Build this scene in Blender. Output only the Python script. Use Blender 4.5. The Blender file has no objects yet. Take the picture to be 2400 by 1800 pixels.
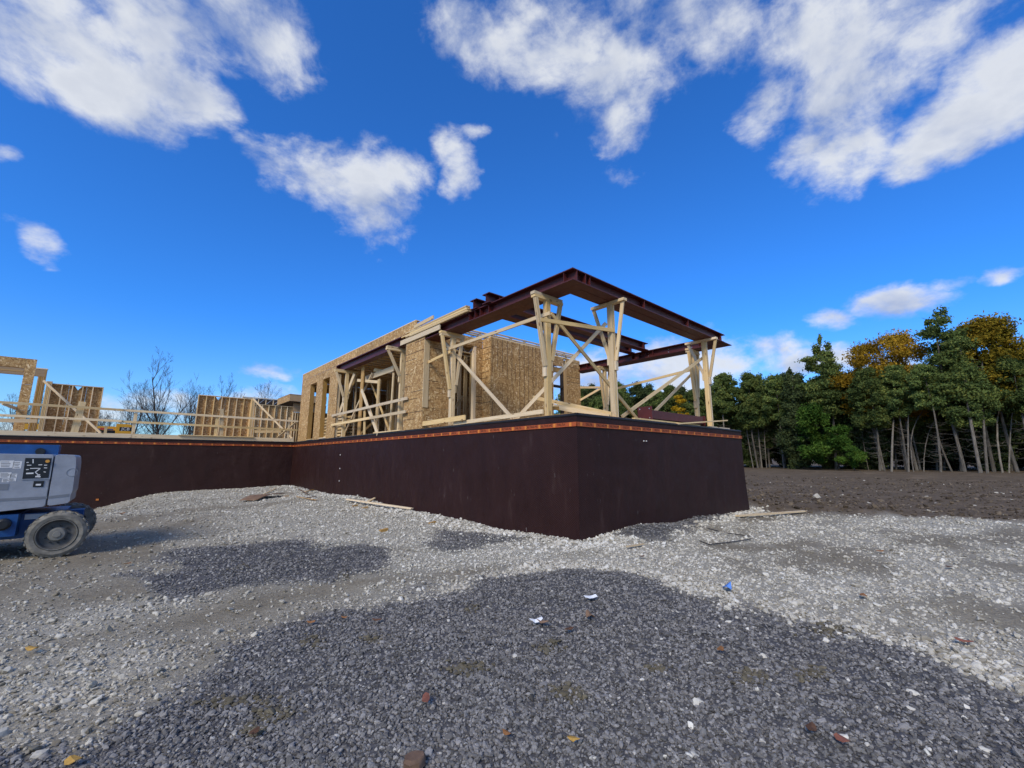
import bpy, math, random
import numpy as np
from mathutils import Vector, Matrix, noise as mnoise

random.seed(7)
RNG = np.random.default_rng(11)
SC = bpy.context.scene
COL = SC.collection
R = math.radians

# ------------------------------------------------------------------ camera
# world axes: X runs along the right face of the foundation, Y along its left
# face, the near corner of the foundation stands at the origin.
HEAD, PITCH, FPX = R(48.6), R(9.93), 1000.0
FW = Vector((math.cos(HEAD), math.sin(HEAD), 0)); RT = Vector((math.sin(HEAD), -math.cos(HEAD), 0))
UPZ = Vector((0, 0, 1))
EYE = Vector((-6.821, -5.718, 1.6))
AXIS = FW * math.cos(PITCH) + UPZ * math.sin(PITCH)
CUP = UPZ * math.cos(PITCH) - FW * math.sin(PITCH)
cam_d = bpy.data.cameras.new('camera'); cam = bpy.data.objects.new('camera', cam_d); COL.objects.link(cam)
cam.location = EYE; cam.rotation_euler = (math.pi / 2 + PITCH, 0, HEAD - math.pi / 2)
cam_d.sensor_width = 36; cam_d.lens = 15.0; cam_d.clip_start = 0.05; cam_d.clip_end = 6000
SC.camera = cam


def ray(x, y):
    return AXIS * FPX + RT * (x - 1200) - CUP * (y - 900)


def on(x, y, u=None, v=None, z=None):
    """where a sight line meets a real plane of the place (survey helper)"""
    d = ray(x, y)
    t = (u - EYE.x) / d.x if u is not None else (v - EYE.y) / d.y if v is not None else (z - EYE.z) / d.z
    return EYE + d * t


def at(x, y, dist):
    d = ray(x, y)
    return EYE + d * (dist / d.dot(FW))


# ------------------------------------------------------------------ light
SUN_AZ, SUN_EL = R(205), R(38)          # azimuth of the sun, counter-clockwise from +X
SUN_DIR = Vector((math.cos(SUN_AZ) * math.cos(SUN_EL), math.sin(SUN_AZ) * math.cos(SUN_EL), math.sin(SUN_EL)))
sun_d = bpy.data.lights.new('sun', 'SUN'); sun = bpy.data.objects.new('sun', sun_d); COL.objects.link(sun)
sun_d.energy = 2.1; sun_d.angle = R(20); sun_d.color = (1.0, 0.89, 0.72)
sun.rotation_euler = (-SUN_DIR).to_track_quat('-Z', 'Y').to_euler()
sun.location = (0, 0, 60)

SC.view_settings.view_transform = 'Standard'; SC.view_settings.look = 'None'
SC.view_settings.gamma = 1.0; SC.view_settings.exposure = 0.6
SC.view_settings.use_curve_mapping = False
SC.render.film_transparent = False
SC.cycles.use_denoising = True
SC.cycles.use_adaptive_sampling = True
SC.cycles.adaptive_threshold = 0.015
SC.cycles.max_bounces = 6

WORLD = bpy.data.worlds.new('World'); SC.world = WORLD; WORLD.use_nodes = True


class NT:
    """small node-tree writer"""
    def __init__(s, tree):
        s.t = tree; s.n = tree.nodes; s.l = tree.links

    def add(s, kind, **kw):
        n = s.n.new(kind)
        for k, v in kw.items():
            setattr(n, k, v)
        return n

    def put(s, sock, val):
        if isinstance(val, bpy.types.NodeSocket):
            s.l.new(val, sock)
        else:
            sock.default_value = val

    def math(s, op, a, b=None, c=None, clamp=False):
        n = s.add('ShaderNodeMath', operation=op, use_clamp=clamp)
        for i, q in enumerate((a, b, c)):
            if q is not None:
                s.put(n.inputs[i], q)
        return n.outputs[0]

    def vmath(s, op, a, b=None):
        n = s.add('ShaderNodeVectorMath', operation=op)
        s.put(n.inputs[0], a)
        if b is not None:
            s.put(n.inputs[1], b)
        return n.outputs['Value'] if op in ('DOT_PRODUCT', 'LENGTH', 'DISTANCE') else n.outputs[0]

    def noise(s, vec, scale, detail=4, rough=0.55, dist=0.0, out='Fac'):
        n = s.add('ShaderNodeTexNoise')
        if vec is not None:
            s.put(n.inputs['Vector'], vec)
        n.inputs['Scale'].default_value = scale; n.inputs['Detail'].default_value = detail
        n.inputs['Roughness'].default_value = rough; n.inputs['Distortion'].default_value = dist
        return n.outputs[out]

    def ramp(s, fac, stops, interp='LINEAR'):
        n = s.add('ShaderNodeValToRGB'); e = n.color_ramp.elements
        n.color_ramp.interpolation = interp
        while len(e) < len(stops):
            e.new(0.5)
        for i, (p, c) in enumerate(stops):
            e[i].position = p; e[i].color = (*c, 1) if len(c) == 3 else c
        s.put(n.inputs[0], fac)
        return n.outputs[0]

    def mix(s, fac, a, b, blend='MIX'):
        n = s.add('ShaderNodeMix', data_type='RGBA', blend_type=blend)
        s.put(n.inputs[0], fac)
        s.put(n.inputs[6], a if isinstance(a, bpy.types.NodeSocket) else (*a, 1))
        s.put(n.inputs[7], b if isinstance(b, bpy.types.NodeSocket) else (*b, 1))
        return n.outputs[2]

    def smooth(s, x, lo, hi):
        n = s.add('ShaderNodeMapRange', interpolation_type='SMOOTHSTEP')
        s.put(n.inputs[0], x); n.inputs[1].default_value = lo; n.inputs[2].default_value = hi
        return n.outputs[0]


# sky: a Nishita sky with broken cumulus laid over it by direction
def build_sky():
    g = NT(WORLD.node_tree); g.n.clear()
    out = g.add('ShaderNodeOutputWorld'); bg = g.add('ShaderNodeBackground')
    sky = g.add('ShaderNodeTexSky', sky_type='NISHITA')
    sky.sun_disc = False; sky.sun_elevation = SUN_EL
    sky.sun_rotation = math.pi / 2 - SUN_AZ
    sky.altitude = 300; sky.air_density = 1.0; sky.dust_density = 0.6; sky.ozone_density = 3.0
    d = g.add('ShaderNodeTexCoord').outputs['Generated']
    d = g.vmath('NORMALIZE', d)
    sep = g.add('ShaderNodeSeparateXYZ'); g.l.new(d, sep.inputs[0])
    tint = g.mix(g.smooth(sep.outputs['Z'], 0.0, 0.30), (0.60, 0.90, 1.22), (0.235, 0.78, 1.50))
    skyt = g.mix(1.0, sky.outputs[0], tint, 'MULTIPLY')
    # (x, y, half width, half height, tilt deg, strength) in the photograph's frame of directions
    blobs = [(110, 60, 250, 170, 25, .95), (250, 190, 170, 110, 40, .9), (410, 200, 140, 100, 30, 1.0), (400, 60, 260, 120, 0, .85), (600, 60, 190, 150, -20, .72), 
             (640, 365, 110, 60, 25, .9), (740, 405, 150, 95, 20, 1.0), (845, 428, 140, 115, 20, 1.05), (895, 500, 85, 85, 10, .9), (950, 390, 85, 70, 0, .85), (880, 320, 70, 40, 0, .62),
             (1058, 335, 48, 70, 0, .95), (1085, 400, 45, 75, -10, .85), (1110, 310, 40, 26, 0, .7),
             (1130, 120, 130, 110, 25, .9), (1300, 110, 190, 150, 15, .9), (1440, 170, 190, 150, 0, 1.0), (1430, 290, 130, 90, -10, .9), (1620, 60, 300, 130, 0, .78), (1790, 240, 90, 80, 20, .8), (1450, 400, 50, 34, 0, .42),
             (1960, 330, 130, 130, 10, 1.05), (2010, 200, 170, 120, -30, 1.0), (1920, 80, 260, 110, 0, .85), (2220, 290, 210, 95, -38, 1.05), (2360, 150, 190, 120, -40, 1.1), (2160, 60, 260, 130, -20, .85), (2120, 370, 70, 60, -30, .8),
             (100, 590, 62, 50, 0, .8), (10, 375, 50, 22, 0, .55), (60, 545, 50, 20, 20, .4),
             (2110, 705, 140, 40, -10, .8), (1950, 742, 70, 30, 0, .7), (2370, 630, 70, 24, -20, .6), (2240, 650, 60, 16, -15, .4),
             (1590, 850, 260, 80, -4, 1.05), (1800, 822, 100, 52, 0, .95), (1880, 850, 130, 40, 0, .9), (1400, 880, 200, 64, 0, .95),
             (640, 878, 85, 22, 0, .75), (640, 940, 150, 36, 0, .6), (330, 960, 200, 40, 0, .55), (60, 985, 200, 40, 0, .55), (2150, 880, 160, 40, 0, .7)]
    dirs = []
    for (x, y, rx, ry, tilt, st) in blobs:
        c = ray(x, y); k = c.length; c = c.normalized()
        e1 = (ray(x + 1, y).normalized() - c); s1 = e1.length; e1.normalize()
        e2 = (ray(x, y - 1).normalized() - c); s2 = e2.length
        e2 = (e2 - e1 * e2.dot(e1)).normalized()
        ca, sa = math.cos(R(tilt)), math.sin(R(tilt))
        dirs.append((c, e1 * ca - e2 * sa, e2 * ca + e1 * sa, rx * s1, ry * s2, st))
    # two wind-torn offsets shared by all clouds
    nz = g.add('ShaderNodeTexNoise'); nz.inputs['Scale'].default_value = 3.4; nz.inputs['Detail'].default_value = 6; nz.inputs['Roughness'].default_value = 0.62
    dsq = g.vmath('MULTIPLY', d, (1, 1, 1.5)); g.l.new(dsq, nz.inputs['Vector'])
    off = g.vmath('SUBTRACT', nz.outputs['Color'], (0.5, 0.5, 0.5))
    sc = g.add('ShaderNodeVectorMath', operation='SCALE'); g.l.new(off, sc.inputs[0]); sc.inputs['Scale'].default_value = 0.11
    dw = g.vmath('ADD', d, sc.outputs[0])
    cov = None
    for (c, e1, e2, ra, rb, st) in dirs:
        a = g.vmath('DOT_PRODUCT', dw, tuple(e1 / ra)); b = g.vmath('DOT_PRODUCT', dw, tuple(e2 / rb))
        r2 = g.math('MULTIPLY_ADD', a, a, g.math('MULTIPLY', b, b))
        m = g.math('MULTIPLY_ADD', r2, -0.78 * st, st)
        cov = m if cov is None else g.math('MAXIMUM', cov, m)
    # elsewhere the same broken cumulus goes on at random
    rnd = g.math('MULTIPLY_ADD', g.noise(dsq, 1.9, 2, 0.5), 4.2, -1.75)
    cov = g.mix(g.smooth(g.vmath('DOT_PRODUCT', d, tuple(AXIS)), 0.50, 0.42), cov, rnd)
    f1 = g.noise(dsq, 5.2, 9, 0.60, 0.2)
    f3 = g.noise(dsq, 21.0, 6, 0.62, 0.3)
    dens = g.math('ADD', cov, g.math('MULTIPLY_ADD', f1, 3.0, -1.5))
    dens = g.math('ADD', dens, g.math('MULTIPLY_ADD', f3, 1.1, -0.55))
    alpha = g.smooth(dens, 0.08, 1.15)
    thick = g.smooth(dens, 0.75, 1.7)
    # light reaches the sunward side of each billow
    dl = g.vmath('ADD', dsq, tuple(Vector((SUN_DIR.x, SUN_DIR.y, SUN_DIR.z * 1.5)) * 0.06))
    f2 = g.noise(dl, 5.2, 4, 0.56, 0.2)
    rel = g.math('MULTIPLY_ADD', g.math('SUBTRACT', f1, f2), 3.8, 0.62, clamp=True)
    ccol = g.mix(rel, (2.5, 3.0, 4.3), (5.3, 5.5, 5.8))
    ccol = g.mix(g.math('MULTIPLY', thick, 0.38), ccol, (3.2, 3.5, 4.2))
    skyc = g.mix(g.math('MULTIPLY', alpha, 0.93), skyt, ccol)
    g.l.new(skyc, bg.inputs['Color']); bg.inputs['Strength'].default_value = 0.1
    g.l.new(bg.outputs[0], out.inputs['Surface'])


build_sky()
WORLD.cycles.sampling_method = 'MANUAL'; WORLD.cycles.sample_map_resolution = 256

# ------------------------------------------------------------------ materials
MATS = {}


def mat(name, rough=0.8, spec=0.3):
    m = bpy.data.materials.new(name); m.use_nodes = True
    g = NT(m.node_tree); b = g.n['Principled BSDF']
    b.inputs['Roughness'].default_value = rough
    b.inputs['Specular IOR Level'].default_value = spec
    MATS[name] = m
    return g, b


def bump(g, b, h, strength, dist):
    n = g.add('ShaderNodeBump'); n.inputs['Strength'].default_value = strength; n.inputs['Distance'].default_value = dist
    g.l.new(h, n.inputs['Height']); g.l.new(n.outputs[0], b.inputs['Normal'])


def m_lumber(name, c1, c2, c3):
    g, b = mat(name, 0.75, 0.25)
    tc = g.add('ShaderNodeTexCoord').outputs['Object']
    oi = g.add('ShaderNodeObjectInfo').outputs['Random']
    cmb = g.add('ShaderNodeCombineXYZ')
    for i in range(3):
        g.l.new(g.math('MULTIPLY', oi, 37.0 + 11 * i), cmb.inputs[i])
    v = g.vmath('ADD', tc, cmb.outputs[0])
    gr = g.noise(g.vmath('MULTIPLY', v, (1.1, 26, 26)), 1.0, 5, 0.6, 0.6)
    blot = g.noise(v, 2.2, 3, 0.5)
    vo = g.add('ShaderNodeTexVoronoi'); g.put(vo.inputs['Vector'], g.vmath('MULTIPLY', v, (2.3, 9, 9))); vo.inputs['Scale'].default_value = 1.0
    knot = g.smooth(vo.outputs['Distance'], 0.16, 0.07)
    col = g.ramp(gr, [(0.25, c1), (0.55, c2), (0.8, c3)])
    col = g.mix(g.math('MULTIPLY', blot, 0.5), col, c1, 'MIX')
    hv = g.add('ShaderNodeHueSaturation'); g.l.new(col, hv.inputs['Color'])
    g.l.new(g.math('MULTIPLY_ADD', oi, 0.42, 0.76), hv.inputs['Value'])
    g.l.new(g.math('MULTIPLY_ADD', g.math('FRACT', g.math('MULTIPLY', oi, 7.3)), 0.4, 0.75), hv.inputs['Saturation'])
    col = g.mix(knot, hv.outputs[0], (0.16, 0.075, 0.03))
    g.l.new(col, b.inputs['Base Color'])
    bump(g, b, gr, 0.25, 0.004)


m_lumber('lumber', (0.50, 0.35, 0.17), (0.70, 0.53, 0.30), (0.80, 0.65, 0.42))
m_lumber('lumber_golden', (0.36, 0.21, 0.075), (0.46, 0.29, 0.12), (0.55, 0.37, 0.17))


def m_osb(name, lines):
    g, b = mat(name, 0.7, 0.3)
    tc = g.add('ShaderNodeTexCoord').outputs['Object']
    oi = g.add('ShaderNodeObjectInfo').outputs['Random']
    cmb = g.add('ShaderNodeCombineXYZ')
    for i in range(3):
        g.l.new(g.math('MULTIPLY', oi, 23.0 + 7 * i), cmb.inputs[i])
    v = g.vmath('ADD', tc, cmb.outputs[0])
    wn = g.noise(v, 5.0, 2, 0.5, 0, 'Color')
    w = g.vmath('ADD', v, g.vmath('MULTIPLY', g.vmath('SUBTRACT', wn, (.5, .5, .5)), (0.14, 0.14, 0.14)))
    vo = g.add('ShaderNodeTexVoronoi'); g.put(vo.inputs['Vector'], g.vmath('MULTIPLY', w, (24, 24, 9))); vo.inputs['Scale'].default_value = 1.0
    sp = g.add('ShaderNodeSeparateColor'); g.l.new(vo.outputs['Color'], sp.inputs[0])
    vo2 = g.add('ShaderNodeTexVoronoi'); g.put(vo2.inputs['Vector'], g.vmath('MULTIPLY', w, (13, 13, 34))); vo2.inputs['Scale'].default_value = 1.0
    sp2 = g.add('ShaderNodeSeparateColor'); g.l.new(vo2.outputs['Color'], sp2.inputs[0])
    f = g.mix(g.math('GREATER_THAN', sp2.outputs[1], 0.6), sp.outputs[0], sp2.outputs[0])
    col = g.ramp(f, [(0.0, (0.24, 0.13, 0.045)), (0.35, (0.37, 0.215, 0.082)), (0.75, (0.47, 0.295, 0.122)), (0.94, (0.58, 0.40, 0.19)), (1.0, (0.74, 0.56, 0.33))])
    big = g.noise(v, 1.3, 3, 0.5)
    hv = g.add('ShaderNodeHueSaturation'); g.l.new(col, hv.inputs['Color'])
    g.l.new(g.math('ADD', g.math('MULTIPLY_ADD', oi, 0.22, 0.72), g.math('MULTIPLY', big, 0.34)), hv.inputs['Value'])
    col = hv.outputs[0]
    if lines:
        sx = g.add('ShaderNodeSeparateXYZ'); g.l.new(tc, sx.inputs[0])
        ax = sx.outputs['Z'] if lines == 'h' else g.math('ADD', sx.outputs['X'], sx.outputs['Y'])
        per = 0.222 if lines == 'h' else 0.2286
        fr = g.math('PINGPONG', ax, per / 2)
        ln = g.smooth(fr, 0.015, 0.007) if lines == 'h' else g.smooth(fr, 0.016, 0.006)
        keep = g.math('GREATER_THAN', g.noise(g.vmath('MULTIPLY', v, (0.6, 0.6, 2.6) if lines == 'h' else (2.6, 2.6, 0.5)), 1.0, 1), 0.49 if lines == 'h' else 0.46)
        col = g.mix(g.math('MULTIPLY', ln, g.math('MULTIPLY', keep, 0.9)), col, (0.05, 0.03, 0.02))
    g.l.new(col, b.inputs['Base Color'])
    bump(g, b, sp.outputs[0], 0.2, 0.004)


m_osb('osb', None); m_osb('osb_h', 'h'); m_osb('osb_v', 'v')


def m_steel():
    g, b = mat('primed_steel', 0.42, 0.45)
    tc = g.add('ShaderNodeTexCoord').outputs['Object']
    n1 = g.noise(tc, 1.4, 5, 0.65); n2 = g.noise(tc, 9, 4, 0.6)
    col = g.ramp(n1, [(0.3, (0.056, 0.0085, 0.0075)), (0.6, (0.082, 0.013, 0.0115)), (0.8, (0.108, 0.031, 0.026))])
    sc = g.smooth(n2, 0.64, 0.74)
    col = g.mix(g.math('MULTIPLY', sc, 0.5), col, (0.19, 0.12, 0.105))
    g.l.new(col, b.inputs['Base Color'])
    g.l.new(g.math('MULTIPLY_ADD', n2, 0.3, 0.32), b.inputs['Roughness'])


m_steel()


def m_membrane():
    g, b = mat('membrane', 0.5, 0.22)
    uv = g.add('ShaderNodeUVMap'); uv.uv_map = 'UVMap'
    sx = g.add('ShaderNodeSeparateXYZ'); g.l.new(uv.outputs[0], sx.inputs[0])
    s, t = sx.outputs[0], sx.outputs[1]
    k = 22.0
    a = g.math('MULTIPLY', g.math('ADD', s, t), k); c = g.math('MULTIPLY', g.math('SUBTRACT', s, t), k)
    fa = g.math('SUBTRACT', g.math('FRACT', a), 0.5); fc = g.math('SUBTRACT', g.math('FRACT', c), 0.5)
    r2 = g.math('SQRT', g.math('ADD', g.math('MULTIPLY', fa, fa), g.math('MULTIPLY', fc, fc)))
    dim = g.smooth(r2, 0.42, 0.18)
    tc = g.add('ShaderNodeTexCoord').outputs['Object']
    wav = g.noise(tc, 0.55, 3, 0.5)
    dust = g.noise(g.vmath('MULTIPLY', tc, (1.2, 1.2, 0.35)), 2.0, 6, 0.7)
    col = g.ramp(dust, [(0.3, (0.023, 0.0062, 0.0050)), (0.6, (0.034, 0.0112, 0.0092)), (0.8, (0.062, 0.034, 0.029))])
    col = g.mix(g.math('MULTIPLY', dim, 0.75), col, (0.004, 0.0015, 0.0015))
    # scratches and splashes of dried dirt
    spl = g.noise(g.vmath('MULTIPLY', tc, (7, 7, 1.5)), 3.0, 3, 0.6)
    col = g.mix(g.math('MULTIPLY', g.smooth(spl, 0.70, 0.77), 0.6), col, (0.22, 0.2, 0.19))
    g.l.new(col, b.inputs['Base Color'])
    g.l.new(g.math('MULTIPLY_ADD', dust, 0.25, 0.38), b.inputs['Roughness'])
    hh = g.math('ADD', g.math('MULTIPLY', dim, 0.006), g.math('MULTIPLY', wav, 0.16))
    bump(g, b, hh, 0.8, 1.0)


m_membrane()


def m_plain(name, col, rough=0.6, spec=0.3, var=0.15, scale=6.0, metal=0.0):
    g, b = mat(name, rough, spec)
    tc = g.add('ShaderNodeTexCoord').outputs['Object']
    n = g.noise(tc, scale, 5, 0.6)
    a = tuple(c * (1 - var) for c in col); e = tuple(min(1, c * (1 + var)) for c in col)
    g.l.new(g.ramp(n, [(0.3, a), (0.7, e)]), b.inputs['Base Color'])
    b.inputs['Metallic'].default_value = metal
    return g, b


m_plain('flashing', (0.013, 0.012, 0.014), 0.5, 0.35, 0.4, 2.0)
m_plain('concrete', (0.30, 0.29, 0.27), 0.9, 0.2)
m_plain('strip_orange', (0.36, 0.075, 0.016), 0.5, 0.4, 0.2, 30)
m_plain('strip_square', (0.62, 0.20, 0.03), 0.5, 0.4, 0.1)
m_plain('ink', (0.012, 0.010, 0.012), 0.6, 0.3, 0.1)
m_plain('galvanised', (0.42, 0.44, 0.47), 0.4, 0.5, 0.15, 8, 0.7)
m_plain('lift_grey', (0.245, 0.265, 0.305), 0.45, 0.4, 0.16, 5)
m_plain('lift_grey_band', (0.15, 0.165, 0.19), 0.5, 0.4, 0.12, 3)
m_plain('lift_blue', (0.008, 0.060, 0.205), 0.4, 0.4, 0.25, 4)
m_plain('lift_black', (0.010, 0.011, 0.013), 0.45, 0.4, 0.3, 5)
m_plain('label_white', (0.62, 0.62, 0.62), 0.5, 0.3, 0.06)
m_plain('label_print', (0.12, 0.12, 0.13), 0.6, 0.3, 0.1)
m_plain('label_red', (0.45, 0.05, 0.04), 0.6, 0.3, 0.1)
m_plain('amber', (0.55, 0.26, 0.04), 0.4, 0.4, 0.1)
m_plain('tyre', (0.185, 0.172, 0.146), 0.9, 0.15, 0.4, 9)
m_plain('rim_grey', (0.075, 0.073, 0.070), 0.7, 0.3, 0.3, 9)
m_plain('rim_dust', (0.17, 0.165, 0.15), 0.8, 0.2, 0.2, 9)
m_plain('machine_yellow', (0.60, 0.30, 0.02), 0.45, 0.4, 0.1)
m_plain('glass_dark', (0.02, 0.03, 0.04), 0.1, 0.6, 0.2)
m_plain('cardboard', (0.20, 0.125, 0.08), 0.85, 0.2, 0.2, 5)
m_plain('paper_white', (0.70, 0.71, 0.73), 0.8, 0.2, 0.08)
m_plain('plastic_blue', (0.11, 0.25, 0.62), 0.3, 0.5, 0.2)
m_plain('leaf_yellow', (0.42, 0.25, 0.06), 0.7, 0.2, 0.3, 20)
m_plain('leaf_orange', (0.24, 0.11, 0.04), 0.7, 0.2, 0.3, 20)
m_plain('leaf_red', (0.22, 0.085, 0.055), 0.7, 0.2, 0.3, 20)
m_plain('leaf_brown', (0.10, 0.052, 0.03), 0.8, 0.2, 0.3, 20)
m_plain('rebar', (0.014, 0.014, 0.017), 0.5, 0.4, 0.3, 20)
m_plain('stone_brown', (0.15, 0.095, 0.065), 0.85, 0.2, 0.35, 14)
m_plain('washer', (0.62, 0.60, 0.58), 0.5, 0.3, 0.05)
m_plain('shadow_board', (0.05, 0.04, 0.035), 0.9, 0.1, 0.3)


def m_bark(name, a, c):
    g, b = mat(name, 0.95, 0.15)
    tc = g.add('ShaderNodeTexCoord').outputs['Object']
    n = g.noise(g.vmath('MULTIPLY', tc, (9, 9, 1.6)), 1.0, 6, 0.65)
    oi = g.add('ShaderNodeObjectInfo').outputs['Random']
    hv = g.add('ShaderNodeHueSaturation'); g.l.new(g.ramp(n, [(0.3, a), (0.7, c)]), hv.inputs['Color'])
    g.l.new(g.math('MULTIPLY_ADD', oi, 0.6, 0.7), hv.inputs['Value'])
    g.l.new(hv.outputs[0], b.inputs['Base Color'])
    bump(g, b, n, 0.6, 0.03)


m_bark('bark_grey', (0.075, 0.064, 0.050), (0.20, 0.178, 0.148))
m_bark('bark_dark', (0.035, 0.030, 0.026), (0.085, 0.075, 0.066))


def m_leaf(name, a, c, e, trans=0.3):
    m = bpy.data.materials.new(name); m.use_nodes = True; MATS[name] = m
    g = NT(m.node_tree); g.n.clear()
    out = g.add('ShaderNodeOutputMaterial')
    at_ = g.add('ShaderNodeAttribute'); at_.attribute_name = 'tint'
    oi = g.add('ShaderNodeObjectInfo').outputs['Random']
    hv = g.add('ShaderNodeHueSaturation'); g.l.new(g.ramp(at_.outputs['Fac'], [(0.0, a), (0.55, c), (1.0, e)]), hv.inputs['Color'])
    g.l.new(g.math('MULTIPLY_ADD', oi, 0.5, 0.75), hv.inputs['Value'])
    df = g.add('ShaderNodeBsdfDiffuse'); tr = g.add('ShaderNodeBsdfTranslucent'); mx = g.add('ShaderNodeMixShader')
    g.l.new(hv.outputs[0], df.inputs[0]); g.l.new(hv.outputs[0], tr.inputs[0])
    mx.inputs[0].default_value = trans
    g.l.new(df.outputs[0], mx.inputs[1]); g.l.new(tr.outputs[0], mx.inputs[2]); g.l.new(mx.outputs[0], out.inputs[0])


m_leaf('needles', (0.066, 0.0956, 0.0343), (0.124, 0.1707, 0.0512), (0.2478, 0.2662, 0.0683))
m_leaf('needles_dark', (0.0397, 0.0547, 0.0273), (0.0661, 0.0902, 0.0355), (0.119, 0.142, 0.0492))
m_leaf('foliage_green', (0.033, 0.075, 0.015), (0.0675, 0.135, 0.024), (0.135, 0.21, 0.036))
m_leaf('foliage_orange', (0.17, 0.11, 0.014), (0.33, 0.20, 0.021), (0.48, 0.30, 0.035))
m_leaf('foliage_olive', (0.085, 0.080, 0.014), (0.18, 0.14, 0.018), (0.32, 0.21, 0.026))
m_leaf('foliage_yellow', (0.286, 0.176, 0.0132), (0.462, 0.286, 0.0198), (0.605, 0.396, 0.033))

# ------------------------------------------------------------------ mesh helpers


class MB:
    def __init__(s):
        s.v = []; s.f = []

    def hexa(s, c):
        i = len(s.v); s.v += [tuple(q) for q in c]
        s.f += [(i, i + 3, i + 2, i + 1), (i + 4, i + 5, i + 6, i + 7), (i, i + 1, i + 5, i + 4), (i + 1, i + 2, i + 6, i + 5), (i + 2, i + 3, i + 7, i + 6), (i + 3, i, i + 4, i + 7)]
        return s

    def box(s, x0, x1, y0, y1, z0, z1):
        return s.hexa([(x0, y0, z0), (x1, y0, z0), (x1, y1, z0), (x0, y1, z0), (x0, y0, z1), (x1, y0, z1), (x1, y1, z1), (x0, y1, z1)])

    def tube(s, pts, rad, n=6, cap=True):
        pts = [Vector(p) for p in pts]
        if not hasattr(rad, '__len__'):
            rad = [rad] * len(pts)
        rings = []
        for k, p in enumerate(pts):
            d = (pts[min(k + 1, len(pts) - 1)] - pts[max(k - 1, 0)])
            if d.length < 1e-9:
                d = Vector((0, 0, 1))
            d.normalize()
            a = d.cross(Vector((0.13, 0.21, 1)) if abs(d.z) < 0.9 else Vector((1, 0.2, 0))).normalized(); b = d.cross(a)
            i = len(s.v); rings.append(i)
            for q in range(n):
                t = 2 * math.pi * q / n
                s.v.append(tuple(p + (a * math.cos(t) + b * math.sin(t)) * rad[k]))
        for i, j in zip(rings, rings[1:]):
            for q in range(n):
                s.f.append((i + q, i + (q + 1) % n, j + (q + 1) % n, j + q))
        if cap:
            s.f.append(tuple(rings[0] + q for q in range(n))[::-1]); s.f.append(tuple(rings[-1] + q for q in range(n)))
        return s

    def prism(s, poly, d):
        """poly: list of 3-D points in a plane, d: extrusion vector"""
        n = len(poly); i = len(s.v); d = Vector(d)
        s.v += [tuple(p) for p in poly] + [tuple(Vector(p) + d) for p in poly]
        s.f += [tuple(range(i, i + n))[::-1], tuple(range(i + n, i + 2 * n))]
        s.f += [(i + k, i + (k + 1) % n, i + n + (k + 1) % n, i + n + k) for k in range(n)]
        return s

    def lathe(s, prof, c, axis, n=40):
        """prof: (radius, along axis) pairs"""
        c = Vector(c); ax = Vector(axis).normalized()
        a = ax.cross(Vector((0, 0, 1)) if abs(ax.z) < 0.9 else Vector((1, 0, 0))).normalized(); b = ax.cross(a)
        rings = []
        for r, h in prof:
            rings.append(len(s.v))
            for q in range(n):
                t = 2 * math.pi * q / n
                s.v.append(tuple(c + ax * h + (a * math.cos(t) + b * math.sin(t)) * r))
        for i, j in zip(rings, rings[1:]):
            for q in range(n):
                s.f.append((i + q, i + (q + 1) % n, j + (q + 1) % n, j + q))
        return s

    def mesh(s, name, smooth=False):
        m = bpy.data.meshes.new(name); m.from_pydata(s.v, [], s.f); m.update()
        if smooth:
            m.polygons.foreach_set('use_smooth', [True] * len(m.polygons))
            m.set_sharp_from_angle(angle=R(38))
        return m


def wmat(o):
    return o.matrix_basis.copy() if o.parent is None else wmat(o.parent) @ o.matrix_basis


def link(name, mesh, material=None, parent=None, M=None):
    o = bpy.data.objects.new(name, mesh); COL.objects.link(o)
    if material and mesh is not None and not mesh.materials:
        mesh.materials.append(MATS[material])
    M = M or Matrix.Identity(4)
    if parent is not None:
        o.parent = parent; o.matrix_basis = wmat(parent).inverted() @ M
    else:
        o.matrix_basis = M
    return o


def tag(o, label=None, cat=None, group=None, kind=None):
    for k, v in (('label', label), ('category', cat), ('group', group), ('kind', kind)):
        if v:
            o[k] = v
    return o


def thing(name, label, cat, loc=(0, 0, 0), group=None, rz=0.0):
    o = bpy.data.objects.new(name, None); COL.objects.link(o); o.empty_display_size = 0.3
    o.matrix_basis = Matrix.Translation(Vector(loc)) @ Matrix.Rotation(rz, 4, 'Z')
    return tag(o, label, cat, group)


def solid(name, mb, material, parent=None, smooth=False, loc=None):
    """mesh given in world coordinates; its origin is moved to loc (or the middle of its box)"""
    a = np.array(mb.v); c = Vector(loc) if loc is not None else Vector((a.min(0) + a.max(0)) / 2)
    mb.v = [tuple(Vector(p) - c) for p in mb.v]
    return link(name, mb.mesh(name, smooth), material, parent, Matrix.Translation(c))


_bc = {}


def board(name, p0, p1, w, t, material, parent=None, up=(0, 0, 1), cut=0.0):
    """plank from p0 to p1: w is its width along up, t its thickness; local X runs with the grain"""
    p0, p1 = Vector(p0), Vector(p1); d = p1 - p0; L = d.length; x = d / L
    up = Vector(up); y = up.cross(x)
    if y.length < 1e-4:
        y = Vector((1, 0, 0)).cross(x)
    y.normalize(); z = x.cross(y)
    key = (round(L, 3), round(w, 3), round(t, 3), material)
    if key not in _bc:
        mb = MB().box(0, L, -t / 2, t / 2, -w / 2, w / 2)
        _bc[key] = mb.mesh(name); _bc[key].materials.append(MATS[material])
    M = Matrix((x, y, z)).transposed().to_4x4(); M.translation = p0
    return link(name, _bc[key], None, parent, M)

# ------------------------------------------------------------------ terrain
_tab = RNG.random((256, 256))


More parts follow.
